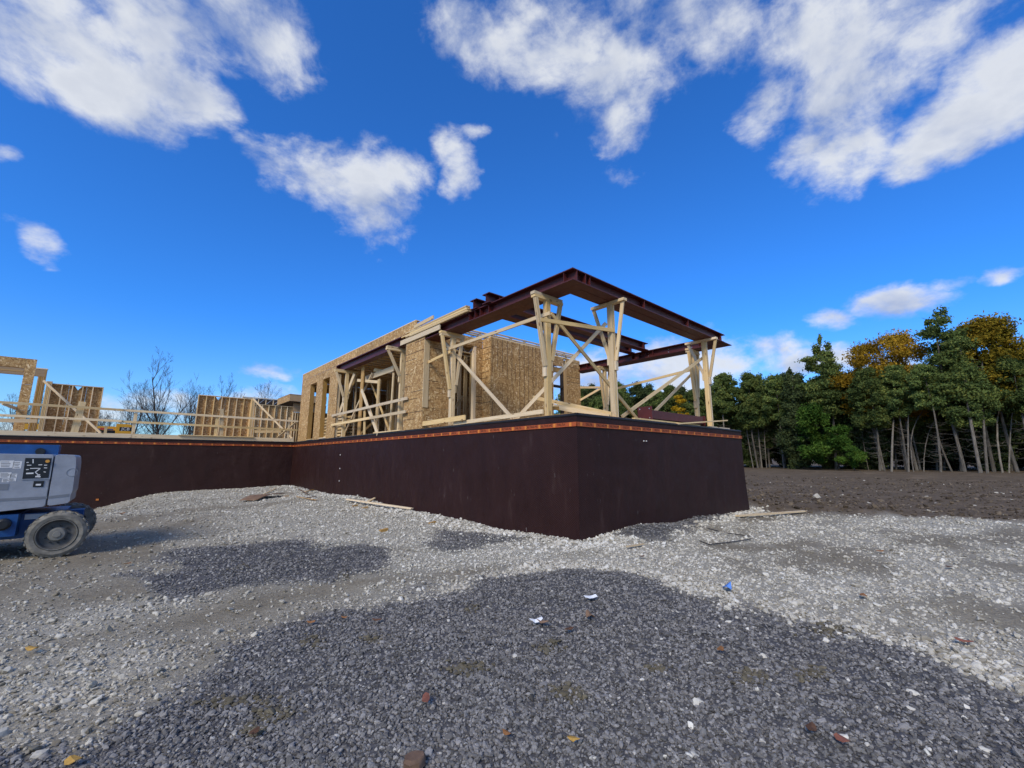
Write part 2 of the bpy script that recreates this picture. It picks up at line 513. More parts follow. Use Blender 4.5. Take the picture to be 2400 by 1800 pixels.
def vnoise(x, y, sc, seed=0):
    x = np.asarray(x) * sc + seed * 17.3; y = np.asarray(y) * sc + seed * 9.1
    xi = np.floor(x).astype(int); yi = np.floor(y).astype(int); fx = x - xi; fy = y - yi
    fx = fx * fx * (3 - 2 * fx); fy = fy * fy * (3 - 2 * fy)
    g = lambda a, b: _tab[a & 255, b & 255]
    return (g(xi, yi) * (1 - fx) + g(xi + 1, yi) * fx) * (1 - fy) + (g(xi, yi + 1) * (1 - fx) + g(xi + 1, yi + 1) * fx) * fy - 0.5


def fbm(x, y, sc, oct=4, seed=0):
    r = 0; a = 1.0
    for k in range(oct):
        r = r + a * vnoise(x, y, sc * 2 ** k, seed + k); a *= 0.5
    return r


def sstep(x, a, b):
    t = np.clip((x - a) / (b - a), 0, 1); return t * t * (3 - 2 * t)


def gau(x, y, cx, cy, sx, sy, h):
    return h * np.exp(-((x - cx) / sx) ** 2 - ((y - cy) / sy) ** 2)


def pix_poly(pts):
    return np.array([on(x, y, z=0.0)[:2] for x, y in pts])


def poly_sd(x, y, P):
    """signed distance, positive inside"""
    x = np.asarray(x, float); y = np.asarray(y, float)
    d = np.full(x.shape, 1e9); ins = np.zeros(x.shape, bool)
    for i in range(len(P)):
        a = P[i]; b = P[(i + 1) % len(P)]; e = b - a; wx = x - a[0]; wy = y - a[1]
        t = np.clip((wx * e[0] + wy * e[1]) / (e @ e), 0, 1)
        d = np.minimum(d, (wx - e[0] * t) ** 2 + (wy - e[1] * t) ** 2)
        c = ((a[1] <= y) != (b[1] <= y)) & (x < a[0] + (y - a[1]) / (e[1] + 1e-12) * e[0])
        ins ^= c
    return np.where(ins, 1, -1) * np.sqrt(d)


DARK1 = pix_poly([(-500, 1830), (0, 1745), (200, 1700), (400, 1630), (540, 1550), (680, 1470), (850, 1405), (1000, 1372), (1130, 1350), (1260, 1338), (1380, 1346), (1500, 1366),
                  (1620, 1396), (1740, 1432), (1800, 1465), (1900, 1502), (2000, 1525), (2150, 1565), (2300, 1608), (2500, 1660), (3200, 1800)])
DARK1 = np.vstack([DARK1, [(-4, -9), (-9, -9), (-10, -3)]])
DARK2 = pix_poly([(330, 1345), (380, 1300), (450, 1272), (560, 1266), (700, 1256), (770, 1275), (900, 1282), (950, 1300), (900, 1325), (820, 1340), (700, 1352), (600, 1378), (500, 1400), (390, 1405), (340, 1380)])
DARK3 = pix_poly([(1428, 1262), (1500, 1236), (1560, 1224), (1640, 1212), (1705, 1204), (1722, 1210), (1640, 1232), (1620, 1256), (1580, 1280), (1500, 1276)])
DARK4 = pix_poly([(960, 1270), (1050, 1246), (1130, 1238), (1190, 1248), (1230, 1262), (1150, 1282), (1060, 1296)])
SOIL = np.vstack([pix_poly([(1756, 1188), (1820, 1194), (1900, 1196), (2000, 1206), (2150, 1213), (2300, 1219), (2500, 1226), (3300, 1250)]), [(300, -200), (400, 300), (60, 300), (8.6, 40), (8.6, 3.0)]])


TRACKS = [(-9.5, -0.5, -2.0, 13.0, 1.6), (1.5, -3.0, 16.0, -2.5, 1.2), (-8.0, 1.0, 3.5, -2.2, 1.0), (2.0, -6.0, 18.0, -9.0, .8)]


def zones(x, y):
    n = fbm(x, y, 1.3, 4, 3)
    dark = np.maximum.reduce([sstep(poly_sd(x, y, DARK1) + n * 0.8, -0.16, 0.24), sstep(poly_sd(x, y, DARK2) + n * 0.9, -0.1, 0.3),
                              sstep(poly_sd(x, y, DARK3) + n * 0.5, -0.05, 0.25), 0.9 * sstep(poly_sd(x, y, DARK4) + n * 0.8, -0.1, 0.4)])
    soil = sstep(poly_sd(x, y, SOIL) + fbm(x, y, 0.6, 4, 8) * 1.6, -0.25, 0.4)
    far = sstep(np.hypot(x - EYE.x, y - EYE.y), 60, 90)
    soil = np.maximum(soil, far)
    # trodden dirt: left yard and blotches on the right
    left = sstep(-(x + 3.6) - 0.12 * y, -1.5, 2.5) * sstep(fbm(x * 0.6, y, 0.55, 4, 21), -0.38, 0.10)
    right = sstep(fbm(x, y * 1.6, 0.7, 4, 33), -0.05, 0.32) * sstep(x - y * 0.6, 0.6, 2.6)
    mid = sstep(fbm(x, y, 0.5, 4, 55), 0.12, 0.45) * sstep(y, 3.0, 6.0) * 0.8
    trk = np.zeros_like(x)
    for (ax_, ay_, bx2, by2, k_) in TRACKS:
        dx, dy = bx2 - ax_, by2 - ay_; L_ = math.hypot(dx, dy); t_ = ((x - ax_) * dx + (y - ay_) * dy) / L_; o_ = ((x - ax_) * dy - (y - ay_) * dx) / L_ + k_ * (t_ / L_) * (1 - t_ / L_) * 4 + fbm(x, y, .5, 2, 61) * .5
        trk = np.maximum(trk, np.maximum(np.exp(-((o_ - .9) / .26) ** 2), np.exp(-((o_ + .9) / .26) ** 2)) * sstep(t_, 0, 1.5) * (1 - sstep(t_, L_ - 1.5, L_)))
    damp = np.clip(0.75 * trk * (.55 + fbm(x, y, 1.1, 3, 71)) + 0.75 * left + 0.9 * right + mid, 0, 1) * (1 - dark)
    return dark, soil, damp


def height(x, y):
    x = np.asarray(x, float); y = np.asarray(y, float)
    h = gau(x, y, -0.5, 10.5, 2.0, 2.2, 0.16) + gau(x, y, -0.5, 18.5, 4.5, 4.0, 0.16) + gau(x, y, 1.9, -0.4, 1.3, 0.9, 0.15) + gau(x, y, 0, 2.2, 0.8, 1.2, -0.05)
    h = h - 0.85 * sstep(-x, 5.2, 9.5) * sstep(y, 10.5, 18.5) * (1 - sstep(y, 26, 34))
    h = h + 0.10 * sstep(poly_sd(x, y, DARK1), -0.2, 1.6) * sstep(np.hypot(x - EYE.x, y - EYE.y), 1.2, 3.0) * 0.6
    h = h + 0.3 * sstep(np.hypot(x, y), 30, 60)
    sd = poly_sd(x, y, SOIL)
    h = h + 0.13 * np.exp(-((sd - 0.7) / 0.8) ** 2) * (0.6 + 1.2 * fbm(x, y, 0.9, 3, 5)) * (x > 4)
    near = 1 - sstep(np.hypot(x - EYE.x, y - EYE.y), 18, 50)
    h = h + 0.10 * fbm(x, y, 0.35, 3, 1) + near * (0.040 * fbm(x, y, 1.6, 3, 2) + 0.016 * fbm(x, y, 7.0, 2, 4))
    return h


def zat(x, y):
    return float(height(np.array([x]), np.array([y]))[0])


def build_ground():
    nr, na = 230, 460
    r = 0.35 * (3000 / 0.35) ** (np.linspace(0, 1, nr) ** 1.25)
    a = np.linspace(0, 2 * math.pi, na, endpoint=False)
    X = EYE.x + np.outer(r, np.cos(a)); Y = EYE.y + np.outer(r, np.sin(a))
    Z = height(X.ravel(), Y.ravel())
    v = np.stack([X.ravel(), Y.ravel(), Z], 1)
    v = np.vstack([v, [[EYE.x, EYE.y, zat(EYE.x, EYE.y)]]])
    i = np.arange(nr - 1)[:, None] * na; j = np.arange(na)[None, :]; jn = (j + 1) % na
    q = np.stack([i + j, i + na + j, i + na + jn, i + jn], -1).reshape(-1, 4)
    c = len(v) - 1
    f = [tuple(t) for t in q.tolist()] + [(c, int(k), int((k + 1) % na)) for k in range(na)]
    m = bpy.data.meshes.new('ground'); m.from_pydata(v.tolist(), [], f); m.update()
    m.polygons.foreach_set('use_smooth', [True] * len(m.polygons))
    d, s, w = zones(v[:, 0], v[:, 1])
    for nm, arr in (('dark', d), ('soil', s), ('damp', w)):
        at_ = m.attributes.new(nm, 'FLOAT', 'POINT'); at_.data.foreach_set('value', arr.astype(np.float32))
    g, b = mat('ground', 0.95, 0.15)
    A = lambda n: (lambda q: (setattr(q, 'attribute_name', n), q.outputs['Fac'])[1])(g.add('ShaderNodeAttribute'))
    tc = g.add('ShaderNodeTexCoord').outputs['Object']
    n1 = g.noise(tc, 2.2, 6, 0.7); n2 = g.noise(tc, 22, 4, 0.7); n3 = g.noise(tc, 0.5, 5, 0.6); n4 = g.noise(tc, 70, 2, 0.6)
    pale = g.ramp(n2, [(0.25, (0.20, 0.182, 0.142)), (0.5, (0.34, 0.315, 0.255)), (0.75, (0.48, 0.455, 0.38))])
    dirt = g.ramp(g.math('ADD', g.math('MULTIPLY', n2, 0.6), g.math('MULTIPLY', n1, 0.4)), [(0.3, (0.12, 0.101, 0.070)), (0.55, (0.23, 0.20, 0.147)), (0.8, (0.34, 0.305, 0.238))])
    drk = g.ramp(n2, [(0.3, (0.045, 0.044, 0.046)), (0.7, (0.12, 0.117, 0.12))])
    soil = g.ramp(g.math('ADD', g.math('MULTIPLY', n1, 0.5), g.math('MULTIPLY', n2, 0.5)), [(0.32, (0.058, 0.041, 0.026)), (0.55, (0.125, 0.094, 0.063)), (0.78, (0.215, 0.17, 0.12))])
    soil = g.mix(g.smooth(n3, 0.5, 0.72), soil, (0.18, 0.135, 0.09))
    col = g.mix(A('damp'), pale, dirt); col = g.mix(A('dark'), col, drk); col = g.mix(A('soil'), col, soil)
    g.l.new(col, b.inputs['Base Color'])
    bump(g, b, g.math('ADD', g.math('MULTIPLY', n2, 0.7), g.math('MULTIPLY', n4, 0.3)), 0.9, 0.03)
    o = link('ground', m, 'ground'); tag(o, kind='structure')
    o['label'] = 'gravel yard and graded brown soil around the building site'
    return o


build_ground()


def stone_nodes():
    ng = bpy.data.node_groups.new('scatter_stones', 'GeometryNodeTree')
    ng.interface.new_socket('Geometry', in_out='INPUT', socket_type='NodeSocketGeometry')
    ng.interface.new_socket('Material', in_out='INPUT', socket_type='NodeSocketMaterial')
    ng.interface.new_socket('Geometry', in_out='OUTPUT', socket_type='NodeSocketGeometry')
    N, L = ng.nodes, ng.links
    gi = N.new('NodeGroupInput'); go = N.new('NodeGroupOutput')
    jn = N.new('GeometryNodeGeometryToInstance')
    for k in range(6):
        ico = N.new('GeometryNodeMeshIcoSphere'); ico.inputs['Radius'].default_value = 0.5; ico.inputs['Subdivisions'].default_value = 2
        pos = N.new('GeometryNodeInputPosition'); nz = N.new('ShaderNodeTexVoronoi'); nz.feature = 'F1'
        nz.inputs['Scale'].default_value = 1.6
        ad = N.new('ShaderNodeVectorMath'); ad.operation = 'ADD'; ad.inputs[1].default_value = (k * 7.7, k * 3.1, k * 5.3)
        L.new(pos.outputs[0], ad.inputs[0]); L.new(ad.outputs[0], nz.inputs['Vector'])
        # flatten the ball towards the cell points: a few broad chipped faces
        m1 = N.new('ShaderNodeMath'); m1.operation = 'MULTIPLY_ADD'; m1.inputs[1].default_value = -0.85; m1.inputs[2].default_value = 1.32
        L.new(nz.outputs['Distance'], m1.inputs[0])
        sc = N.new('ShaderNodeVectorMath'); sc.operation = 'SCALE'; L.new(pos.outputs[0], sc.inputs[0]); L.new(m1.outputs[0], sc.inputs['Scale'])
        sp = N.new('GeometryNodeSetPosition'); L.new(ico.outputs['Mesh'], sp.inputs['Geometry']); L.new(sc.outputs[0], sp.inputs['Position'])
        L.new(sp.outputs[0], jn.inputs[0])
    ip = N.new('GeometryNodeInstanceOnPoints'); ip.inputs['Pick Instance'].default_value = True
    L.new(gi.outputs['Geometry'], ip.inputs['Points']); L.new(jn.outputs[0], ip.inputs['Instance'])

    def na(name, typ):
        n = N.new('GeometryNodeInputNamedAttribute'); n.data_type = typ; n.inputs['Name'].default_value = name
        return [o for o in n.outputs if o.enabled][0]
    e2r = N.new('FunctionNodeEulerToRotation'); L.new(na('rot', 'FLOAT_VECTOR'), e2r.inputs[0])
    L.new(e2r.outputs[0], ip.inputs['Rotation']); L.new(na('scl', 'FLOAT_VECTOR'), ip.inputs['Scale'])
    L.new(na('pick', 'INT'), ip.inputs['Instance Index'])
    sm = N.new('GeometryNodeSetMaterial'); L.new(ip.outputs[0], sm.inputs['Geometry']); L.new(gi.outputs['Material'], sm.inputs['Material'])
    L.new(sm.outputs[0], go.inputs[0])
    return ng, [s.identifier for s in ng.interface.items_tree if s.in_out == 'INPUT'][1]


STONE_NG, STONE_MAT_ID = stone_nodes()


def m_stone(name, stops):
    g, b = mat(name, 0.85, 0.25)
    a = g.add('ShaderNodeAttribute'); a.attribute_type = 'INSTANCER'; a.attribute_name = 'tint'
    tc = g.add('ShaderNodeTexCoord').outputs['Object']
    col = g.ramp(a.outputs['Fac'], stops)
    n = g.noise(tc, 3.0, 3, 0.6)
    col = g.mix(g.math('MULTIPLY', g.smooth(n, 0.35, 0.75), 0.3), col, tuple(c * 0.6 for c in stops[0][1]))
    g.l.new(col, b.inputs['Base Color'])


m_stone('stone_dark', [(0.0, (0.055, 0.052, 0.049)), (0.4, (0.145, 0.139, 0.132)), (0.8, (0.26, 0.25, 0.24)), (0.93, (0.33, 0.315, 0.29)), (1.0, (0.48, 0.46, 0.41))])
m_stone('stone_pale', [(0.0, (0.17, 0.148, 0.108)), (0.3, (0.36, 0.332, 0.27)), (0.75, (0.53, 0.50, 0.425)), (1.0, (0.70, 0.675, 0.60))])
m_stone('clod', [(0.0, (0.05, 0.036, 0.023)), (0.6, (0.12, 0.091, 0.06)), (0.9, (0.19, 0.15, 0.105)), (1.0, (0.40, 0.37, 0.31))])
m_stone('mud', [(0.0, (0.085, 0.072, 0.045)), (1.0, (0.15, 0.13, 0.088))])


def scatter(name, pts, size, material, label, flat=0.62, tint=None, sink=0.18, tilt=0.45):
    n = len(pts)
    pts = np.asarray(pts); z = height(pts[:, 0], pts[:, 1]) + size * (0.5 * flat - sink)
    m = bpy.data.meshes.new(name); m.vertices.add(n)
    m.vertices.foreach_set('co', np.stack([pts[:, 0], pts[:, 1], z], 1).astype(np.float32).ravel())
    rot = np.stack([RNG.normal(0, tilt, n), RNG.normal(0, tilt, n), RNG.random(n) * 6.283], 1)
    scl = np.stack([size * RNG.uniform(0.85, 1.45, n), size * RNG.uniform(0.7, 1.1, n), size * flat * RNG.uniform(0.7, 1.25, n)], 1)
    tint = RNG.random(n) if tint is None else tint
    for nm, ty, arr, key in (('rot', 'FLOAT_VECTOR', rot, 'vector'), ('scl', 'FLOAT_VECTOR', scl, 'vector'), ('tint', 'FLOAT', tint, 'value'), ('pick', 'INT', RNG.integers(0, 6, n), 'value')):
        a = m.attributes.new(nm, ty, 'POINT'); a.data.foreach_set(key, np.asarray(arr).astype(np.int32 if ty == 'INT' else np.float32).ravel())
    o = link(name, m)
    md = o.modifiers.new('stones', 'NODES'); md.node_group = STONE_NG; md[STONE_MAT_ID] = MATS[material]
    tag(o, label, 'gravel', None, 'stuff')
    return o


def build_gravel():
    n = 420000
    # areal density falls with distance, as far as single stones can be made out
    rr = np.linspace(0.9, 46, 5000); dens = 6000 * np.minimum(1, (2.3 / rr) ** 1.85)
    w = np.cumsum(dens * rr); half = R(66)
    total = np.trapezoid(dens * rr, rr) * 2 * half if hasattr(np, 'trapezoid') else np.trapz(dens * rr, rr) * 2 * half
    n = int(total)
    r = np.interp(RNG.random(n) * w[-1], w, rr); a = HEAD + RNG.uniform(-half, half, n)
    x = EYE.x + r * np.cos(a); y = EYE.y + r * np.sin(a)
    inside = ((x > -0.03) & (y > -0.03) & (x < 8.45)) | (y > 20.55)
    x, y, r = x[~inside], y[~inside], r[~inside]
    d, s, w_ = zones(x, y); u = RNG.random(len(x))
    isd = (d > u) & (s < 0.5)
    isp = (~isd) & (s < u) & (RNG.random(len(x)) > w_ * 0.86)
    isc = (~isd) & (~isp) & (s > 0.5)
    grow = lambda q: 1 + np.clip((q - 2.5) * 0.085, 0, 1.6)
    P = np.stack([x, y], 1)
    k = isd.sum()
    scatter('dark_gravel', P[isd], RNG.lognormal(math.log(0.0195), 0.28, k) * grow(r[isd]), 'stone_dark', 'dark grey crushed stone spread over the yard', tint=np.clip(RNG.beta(2.2, 2.4, k) + (RNG.random(k) > 0.985) * 0.5, 0, 1))
    k = isp.sum()
    # coarser stones lie along the foundation and at the edge of the dark heap
    edge = np.exp(-np.maximum(0, np.minimum(np.abs(x[isp] + 0.45) + (y[isp] < -0.5) * 9, np.abs(y[isp] + 0.45) + (x[isp] < -0.5) * 9)) / 0.35)
    rim = np.exp(-(poly_sd(x[isp], y[isp], DARK1) / 0.5) ** 2) * (x[isp] > -3.5)
    sz = RNG.lognormal(math.log(0.0155), 0.48, k) * grow(r[isp]) * (1 + 0.9 * edge + 0.55 * rim)
    sz = np.minimum(sz, 0.085 + 0.03 * edge)
    scatter('pale_gravel', P[isp], sz, 'stone_pale', 'pale limestone gravel covering the yard around the foundation', tint=np.clip(RNG.beta(2.4, 1.8, k) - 0.18 * w_[isp] - 0.12 * sstep(-x[isp], 3.5, 6.5) + 0.16 * np.exp(-np.maximum(0, np.minimum(np.abs(x[isp] + 0.45) + (y[isp] < -0.5) * 9, np.abs(y[isp] + 0.45) + (x[isp] < -0.5) * 9)) / 1.8), 0, 1), flat=0.6)
    k = isc.sum(); c2 = RNG.random(k) < 0.22
    scatter('soil_clods', P[isc][c2], RNG.lognormal(math.log(0.026), 0.5, c2.sum()) * grow(r[isc][c2]), 'clod', 'brown soil clods and scattered stones on the graded field', tint=np.clip(RNG.random(c2.sum()) ** 1.5 * 0.9 + (RNG.random(c2.sum()) > 0.975), 0, 1), flat=0.5)
    # a few big pale stones strayed onto the dark heap on the right
    b = []
    for _ in range(400):
        px, py = RNG.uniform(1500, 2400), RNG.uniform(1420, 1800)
        if RNG.random() < 0.16 + 0.5 * math.exp(-abs(py - (1432 + (px - 1740) * 0.31)) / 40):
            q = on(px, py, z=0.05); b.append((q.x, q.y))
    b = np.array(b)
    scatter('stray_stones', b, RNG.lognormal(math.log(0.034), 0.4, len(b)), 'stone_pale', 'big pale stones strayed onto the dark gravel', tint=RNG.uniform(0.6, 1, len(b)), flat=0.55)
    # mud clots pressed into the gravel
    q = []
    for (cx, cy, sx, sy, m) in [(1100, 1590, 45, 14, 60), (1330, 1645, 40, 18, 60), (1290, 1540, 34, 10, 40), (1770, 1600, 44, 16, 60), (540, 1635, 90, 14, 90), (640, 1680, 50, 16, 50), (870, 1500, 40, 14, 40),
                                (740, 1500, 26, 22, 30), (1950, 1480, 50, 18, 60), (1540, 1580, 22, 12, 30), (590, 1715, 24, 16, 30), (1900, 1585, 40, 18, 50), (810, 1338, 18, 8, 20), (560, 1318, 26, 8, 24), (1110, 1425, 24, 10, 24)]:
        for _ in range(m * 2):
            p = on(RNG.normal(cx, sx * 0.55), RNG.normal(cy, sy * 0.6), z=0.06); q.append((p.x, p.y))
    q = np.array(q)
    scatter('mud_clots', q, RNG.lognormal(math.log(0.022), 0.4, len(q)), 'mud', 'olive brown mud pressed into the gravel in patches', flat=0.45, sink=-0.05, tilt=0.15)


build_gravel()

# ------------------------------------------------------------------ foundation
TOP = 2.53
FAR = 20.6          # depth of the inner corner
RIGHT = 8.4


def word_mesh(txt, size):
    cu = bpy.data.curves.new('word', 'FONT'); cu.body = txt; cu.size = size; cu.resolution_u = 2; cu.align_x = 'CENTER'; cu.align_y = 'CENTER'
    o = bpy.data.objects.new('word', cu); COL.objects.link(o)
    dg = bpy.context.evaluated_depsgraph_get(); me = bpy.data.meshes.new_from_object(o.evaluated_get(dg))
    v = [tuple(q.co) for q in me.vertices]; f = [tuple(p.vertices) for p in me.polygons]
    bpy.data.objects.remove(o); bpy.data.curves.remove(cu); bpy.data.meshes.remove(me)
    return v, f


def letters(name, words, O, S, N, material, parent, up=Vector((0, 0, 1))):
    """flat print: words = [(mesh, s, z, xscale)] on the plane through O along S"""
    mb = MB()
    for (v, f), s, z in words:
        i = len(mb.v); c = O + S * s + up * z
        mb.v += [tuple(c + S * p[0] + up * p[1]) for p in v]; mb.f += [tuple(q + i for q in p) for p in f]
    return solid(name, mb, material, parent)


def build_foundation():
    t = thing('foundation_wall', 'basement foundation wall wrapped in dark brown dimpled membrane with an orange printed strip', 'foundation', (0, 0, 0))
    outline = [(0.002, 0.002), (RIGHT, 0.002), (RIGHT, 26), (-17, 26), (-17, FAR + .002), (0.002, FAR + .002)]
    core = MB().prism([(x, y, -1.2) for x, y in outline], (0, 0, 1.2 + TOP - 0.012))
    solid('concrete_wall', core, 'concrete', t)
    V = Vector
    # (origin, direction, outward normal, start, end)
    faces = [(V((0, 0, 0)), V((1, 0, 0)), V((0, -1, 0)), 0.0, RIGHT), (V((0, 0, 0)), V((0, 1, 0)), V((-1, 0, 0)), 0.0, 12.86), (V((0, 0, 0)), V((0, 1, 0)), V((-1, 0, 0)), 12.80, FAR - 0.01),
             (V((0, FAR, 0)), V((-1, 0, 0)), V((0, -1, 0)), 0.0, 17.0), (V((RIGHT, 0, 0)), V((0, 1, 0)), V((1, 0, 0)), 0.0, 26.0)]
    for k, (O, S, N, s0, s1) in enumerate(faces):
        ns = max(8, int((s1 - s0) * 5)); zs = np.linspace(-0.9, 2.50, 18)
        ss = np.linspace(s0, s1, ns + 1); mb = MB(); uv = []
        for s in ss:
            for z in zs:
                e = 0.5 * (1 - math.cos(min(1, min(s - s0, s1 - s) / 0.5) * math.pi))
                off = 0.016 + (0.004 if k == 1 else 0) + e * 0.012 * (mnoise.noise((s * 0.7, z * 0.9, k * 5.1)) + 0.6 * mnoise.noise((s * 2.1, z * 1.1, k * 5.1 + 3)))
                if z < 1.6:
                    off += 0.045 * ((1.6 - z) / 1.6) ** 2 * (1 if k in (0, 4) else 0.3)
                sx = s
                if z < 1.6 and k == 0 and s > s1 - 0.01:
                    sx = s + 0.045 * ((1.6 - z) / 1.6) ** 2
                if s == s0 and k in (0, 1, 4):
                    sx = s - off * (1 if k != 4 else 1)
                if s == s1 and k == 0:
                    sx += 0.016
                mb.v.append(tuple(O + S * sx + N * off + UPZ * z)); uv.append((s, z))
        nz = len(zs)
        for i in range(ns):
            for j in range(nz - 1):
                q = (i * nz + j, (i + 1) * nz + j, (i + 1) * nz + j + 1, i * nz + j + 1)
                mb.f.append(q if S.cross(UPZ).dot(N) > 0 else q[::-1])
        me = mb.mesh('membrane', True); ul = me.uv_layers.new(name='UVMap')
        for lp in me.loops:
            ul.data[lp.index].uv = uv[lp.vertex_index]
        link('membrane', me, 'membrane', t)
    word = word_mesh('DELTA\u00ae-MS', 0.072); word2 = word_mesh('DELTA', 0.072)
    for k, (O, S, N, s0, s1) in enumerate([faces[0], (faces[1][0], faces[1][1], faces[1][2], 0.0, FAR - 0.02), faces[3], faces[4]]):
        sg = 1 if S.cross(UPZ).dot(N) > 0 else -1
        # black flashing folded over the top edge, a little slack
        mb = MB(); n = int((s1 - s0) * 3)
        for i in range(n + 1):
            s = s0 + (s1 - s0) * i / n
            sag = 0.012 * mnoise.noise((s * 0.8, k * 3.3, 1.0)); o1 = 0.034 + 0.007 * mnoise.noise((s * 1.7, k, 4.0))
            se = s - (0.05 if i == 0 and k in (0, 1, 3) else 0)
            for off, z in ((-0.16, TOP - 0.004), (0.02, TOP + 0.004), (o1, TOP - 0.012 + sag * 0.3), (o1 + 0.004, 2.495 + sag * .6), (0.028, 2.474 + sag * .6)):
                mb.v.append(tuple(O + S * (se if off > 0 else s) + N * off + UPZ * z))
        for i in range(n):
            for j in range(4):
                q = (i * 5 + j, (i + 1) * 5 + j, (i + 1) * 5 + j + 1, i * 5 + j + 1)
                mb.f.append(q[::-1] if sg > 0 else q)
        solid('flashing', mb, 'flashing', t, False)
        z0, z1, off = 2.258, 2.348, 0.040
        mb = MB(); a = s0 - (off if k in (0, 1, 3) else 0)
        mb.v = [tuple(O + S * p + N * (off if q else 0.018) + UPZ * z) for p in (a, s1) for q in (0, 1) for z in (z0, z1)]
        mb.f = [(2, 3, 7, 6), (0, 2, 6, 4), (1, 5, 7, 3), (4, 6, 7, 5), (0, 1, 3, 2)]
        st = solid('printed_strip', mb, 'strip_orange', t)
        sq = MB(); W = []; s = s0 + 0.09 + 0.05 * k; j = 0; lim = min(s1, 21)
        while s < lim - 0.1:
            c = O + S * s + N * (off + 0.003) + UPZ * (z0 + z1) / 2; e = S * 0.032
            i = len(sq.v); sq.v += [tuple(c - e - UPZ * .040), tuple(c + e - UPZ * .040), tuple(c + e + UPZ * .040), tuple(c - e + UPZ * .040)]; sq.f.append((i, i + 1, i + 2, i + 3))
            # small dark mark in the square
            W.append((word if j % 3 else word2, s + 0.255, (z0 + z1) / 2 + 0.004)); s += 0.45; j += 1
        solid('strip_square', sq, 'strip_square', st)
        # print reads left to right as seen from outside
        SS = S * sg
        letters('lettering', [(w, p * sg, z) for w, p, z in W], O + N * (off + 0.004), SS, N, 'ink', st)
    for (x, y) in [(797.5, 1066), (796.5, 1098), (795, 1127)]:
        p = on(x, y, u=-0.05)
        solid('washer', MB().box(p.x - .01, p.x + .01, p.y - .025, p.y + .025, p.z - .022, p.z + .022), 'washer', t)
    for (x, y, m_) in [(228, 1171, 'strip_square')]:
        p = on(x, y, v=FAR - 0.05)
        solid('washer', MB().box(p.x - .045, p.x + .045, p.y - .01, p.y + .01, p.z - .035, p.z + .035), m_, t)
    for (x, y) in [(1509, 1033.5), (1515, 1033.5)]:
        p = on(x, y, v=-0.05)
        solid('washer', MB().box(p.x - .015, p.x + .015, p.y - .01, p.y + .01, p.z - .012, p.z + .012), 'washer', t)
    # floor deck on top
    d = [(0.14, 0.14), (RIGHT - .06, 0.14), (RIGHT - .06, 25.9), (-16.9, 25.9), (-16.9, FAR + .14), (0.14, FAR + .14)]
    fl = solid('floor_deck', MB().prism([(x, y, TOP - 0.011) for x, y in d], (0, 0, 0.045)), 'osb', None)
    tag(fl, kind='structure'); fl['label'] = 'plywood floor deck on top of the foundation'


build_foundation()

# ------------------------------------------------------------------ steel


def ibeam(t, a, b, c0, c1, z0, z1, ax, ft=0.022, wt=0.014):
    """I section from a to b along ax ('u' or 'v'); c0..c1 is its flange width"""
    m = (c0 + c1) / 2

    def bx(n, p, q, r, s, z, w):
        mb = MB()
        if ax == 'v':
            mb.box(r, s, p, q, z, w)
        else:
            mb.box(p, q, r, s, z, w)
        solid(n, mb, 'primed_steel', t)
    bx('top_flange', a, b, c0, c1, z1 - ft, z1)
    bx('bottom_flange', a, b, c0, c1, z0, z0 + ft)
    bx('web', a + 0.002, b - 0.002, m - wt / 2, m + wt / 2, z0 + ft, z1 - ft)


def plate(t, x0, x1, y0, y1, z0, z1, name='stiffener'):
    return solid(name, MB().box(x0, x1, y0, y1, z0, z1), 'primed_steel', t)


def bolts(t, pts, axis):
    for p in pts:
        p = Vector(p); a = Vector(axis)
        solid('bolt', MB().tube([p - a * 0.012, p + a * 0.012], 0.016, 6), 'galvanised', t)


B0, B1, B2 = 5.47, 5.75, 6.03
g1 = thing('steel_girder', 'dark red steel girder over the left foundation edge running back into the wooden building', 'steel beam', (0.3, 3.5, B0))
ibeam(g1, 0.0, 7.0, 0.0, 0.298, B0, B1, 'v'); ibeam(g1, 0.0, 7.0, 0.302, 0.60, B0, B1, 'v')
for yy in (0.285, 3.0, 3.38, 3.62, 3.9):
    plate(g1, 0.012, 0.142, yy - .006, yy + .006, B0 + .022, B1 - .022)
plate(g1, 0.156, 0.59, 0.143, 0.157, B0 + .022, B1 - .022, 'end_plate')
g2 = thing('steel_girder', 'dark red steel girder over the right foundation edge with its corner meeting the left girder', 'steel beam', (4.2, 0.3, B0))
ibeam(g2, 0.602, 7.80, 0.0, 0.298, B0, B1, 'u'); ibeam(g2, 0.602, 7.76, 0.302, 0.60, B0, B1, 'u')
plate(g2, 7.80, 7.87, 0, 0.298, B1 - .022, B1, 'top_flange')
for xx in (0.62, 2.9, 5.3, 7.6):
    plate(g2, xx - .006, xx + .006, 0.012, 0.142, B0 + .022, B1 - .022)
solid('weld_plate', MB().box(0.602, 7.7, 0.27, 0.33, B0 - 0.006, B0), 'primed_steel', g2)
g3 = thing('steel_girder', 'dark red steel girder on a wide bottom plate at the far right side', 'steel beam', (8.0, 3.3, B0))
ibeam(g3, 0.62, 6.62, 7.80, 8.10, B0 + 0.016, B1, 'v')
plate(g3, 7.802, 8.38, 0.0, 6.62, B0 - 0.006, B0 + 0.014, 'bottom_plate')
for yy in (0.9, 2.7, 3.0, 3.3, 3.62, 5.9):
    plate(g3, 7.812, 7.94, yy - .006, yy + .006, B0 + .04, B1 - .022)
bolts(g3, [(7.936, y, z) for y in (1.2, 2.1, 2.95, 4.4, 5.6) for z in (5.56, 5.66)], (1, 0, 0))
g4 = thing('steel_crossbeam', 'front one of two dark red beams lying across the girders', 'steel beam', (3.9, 3.0, B1))
ibeam(g4, -0.08, 7.82, 2.86, 3.16, B1 + .003, B2, 'u')
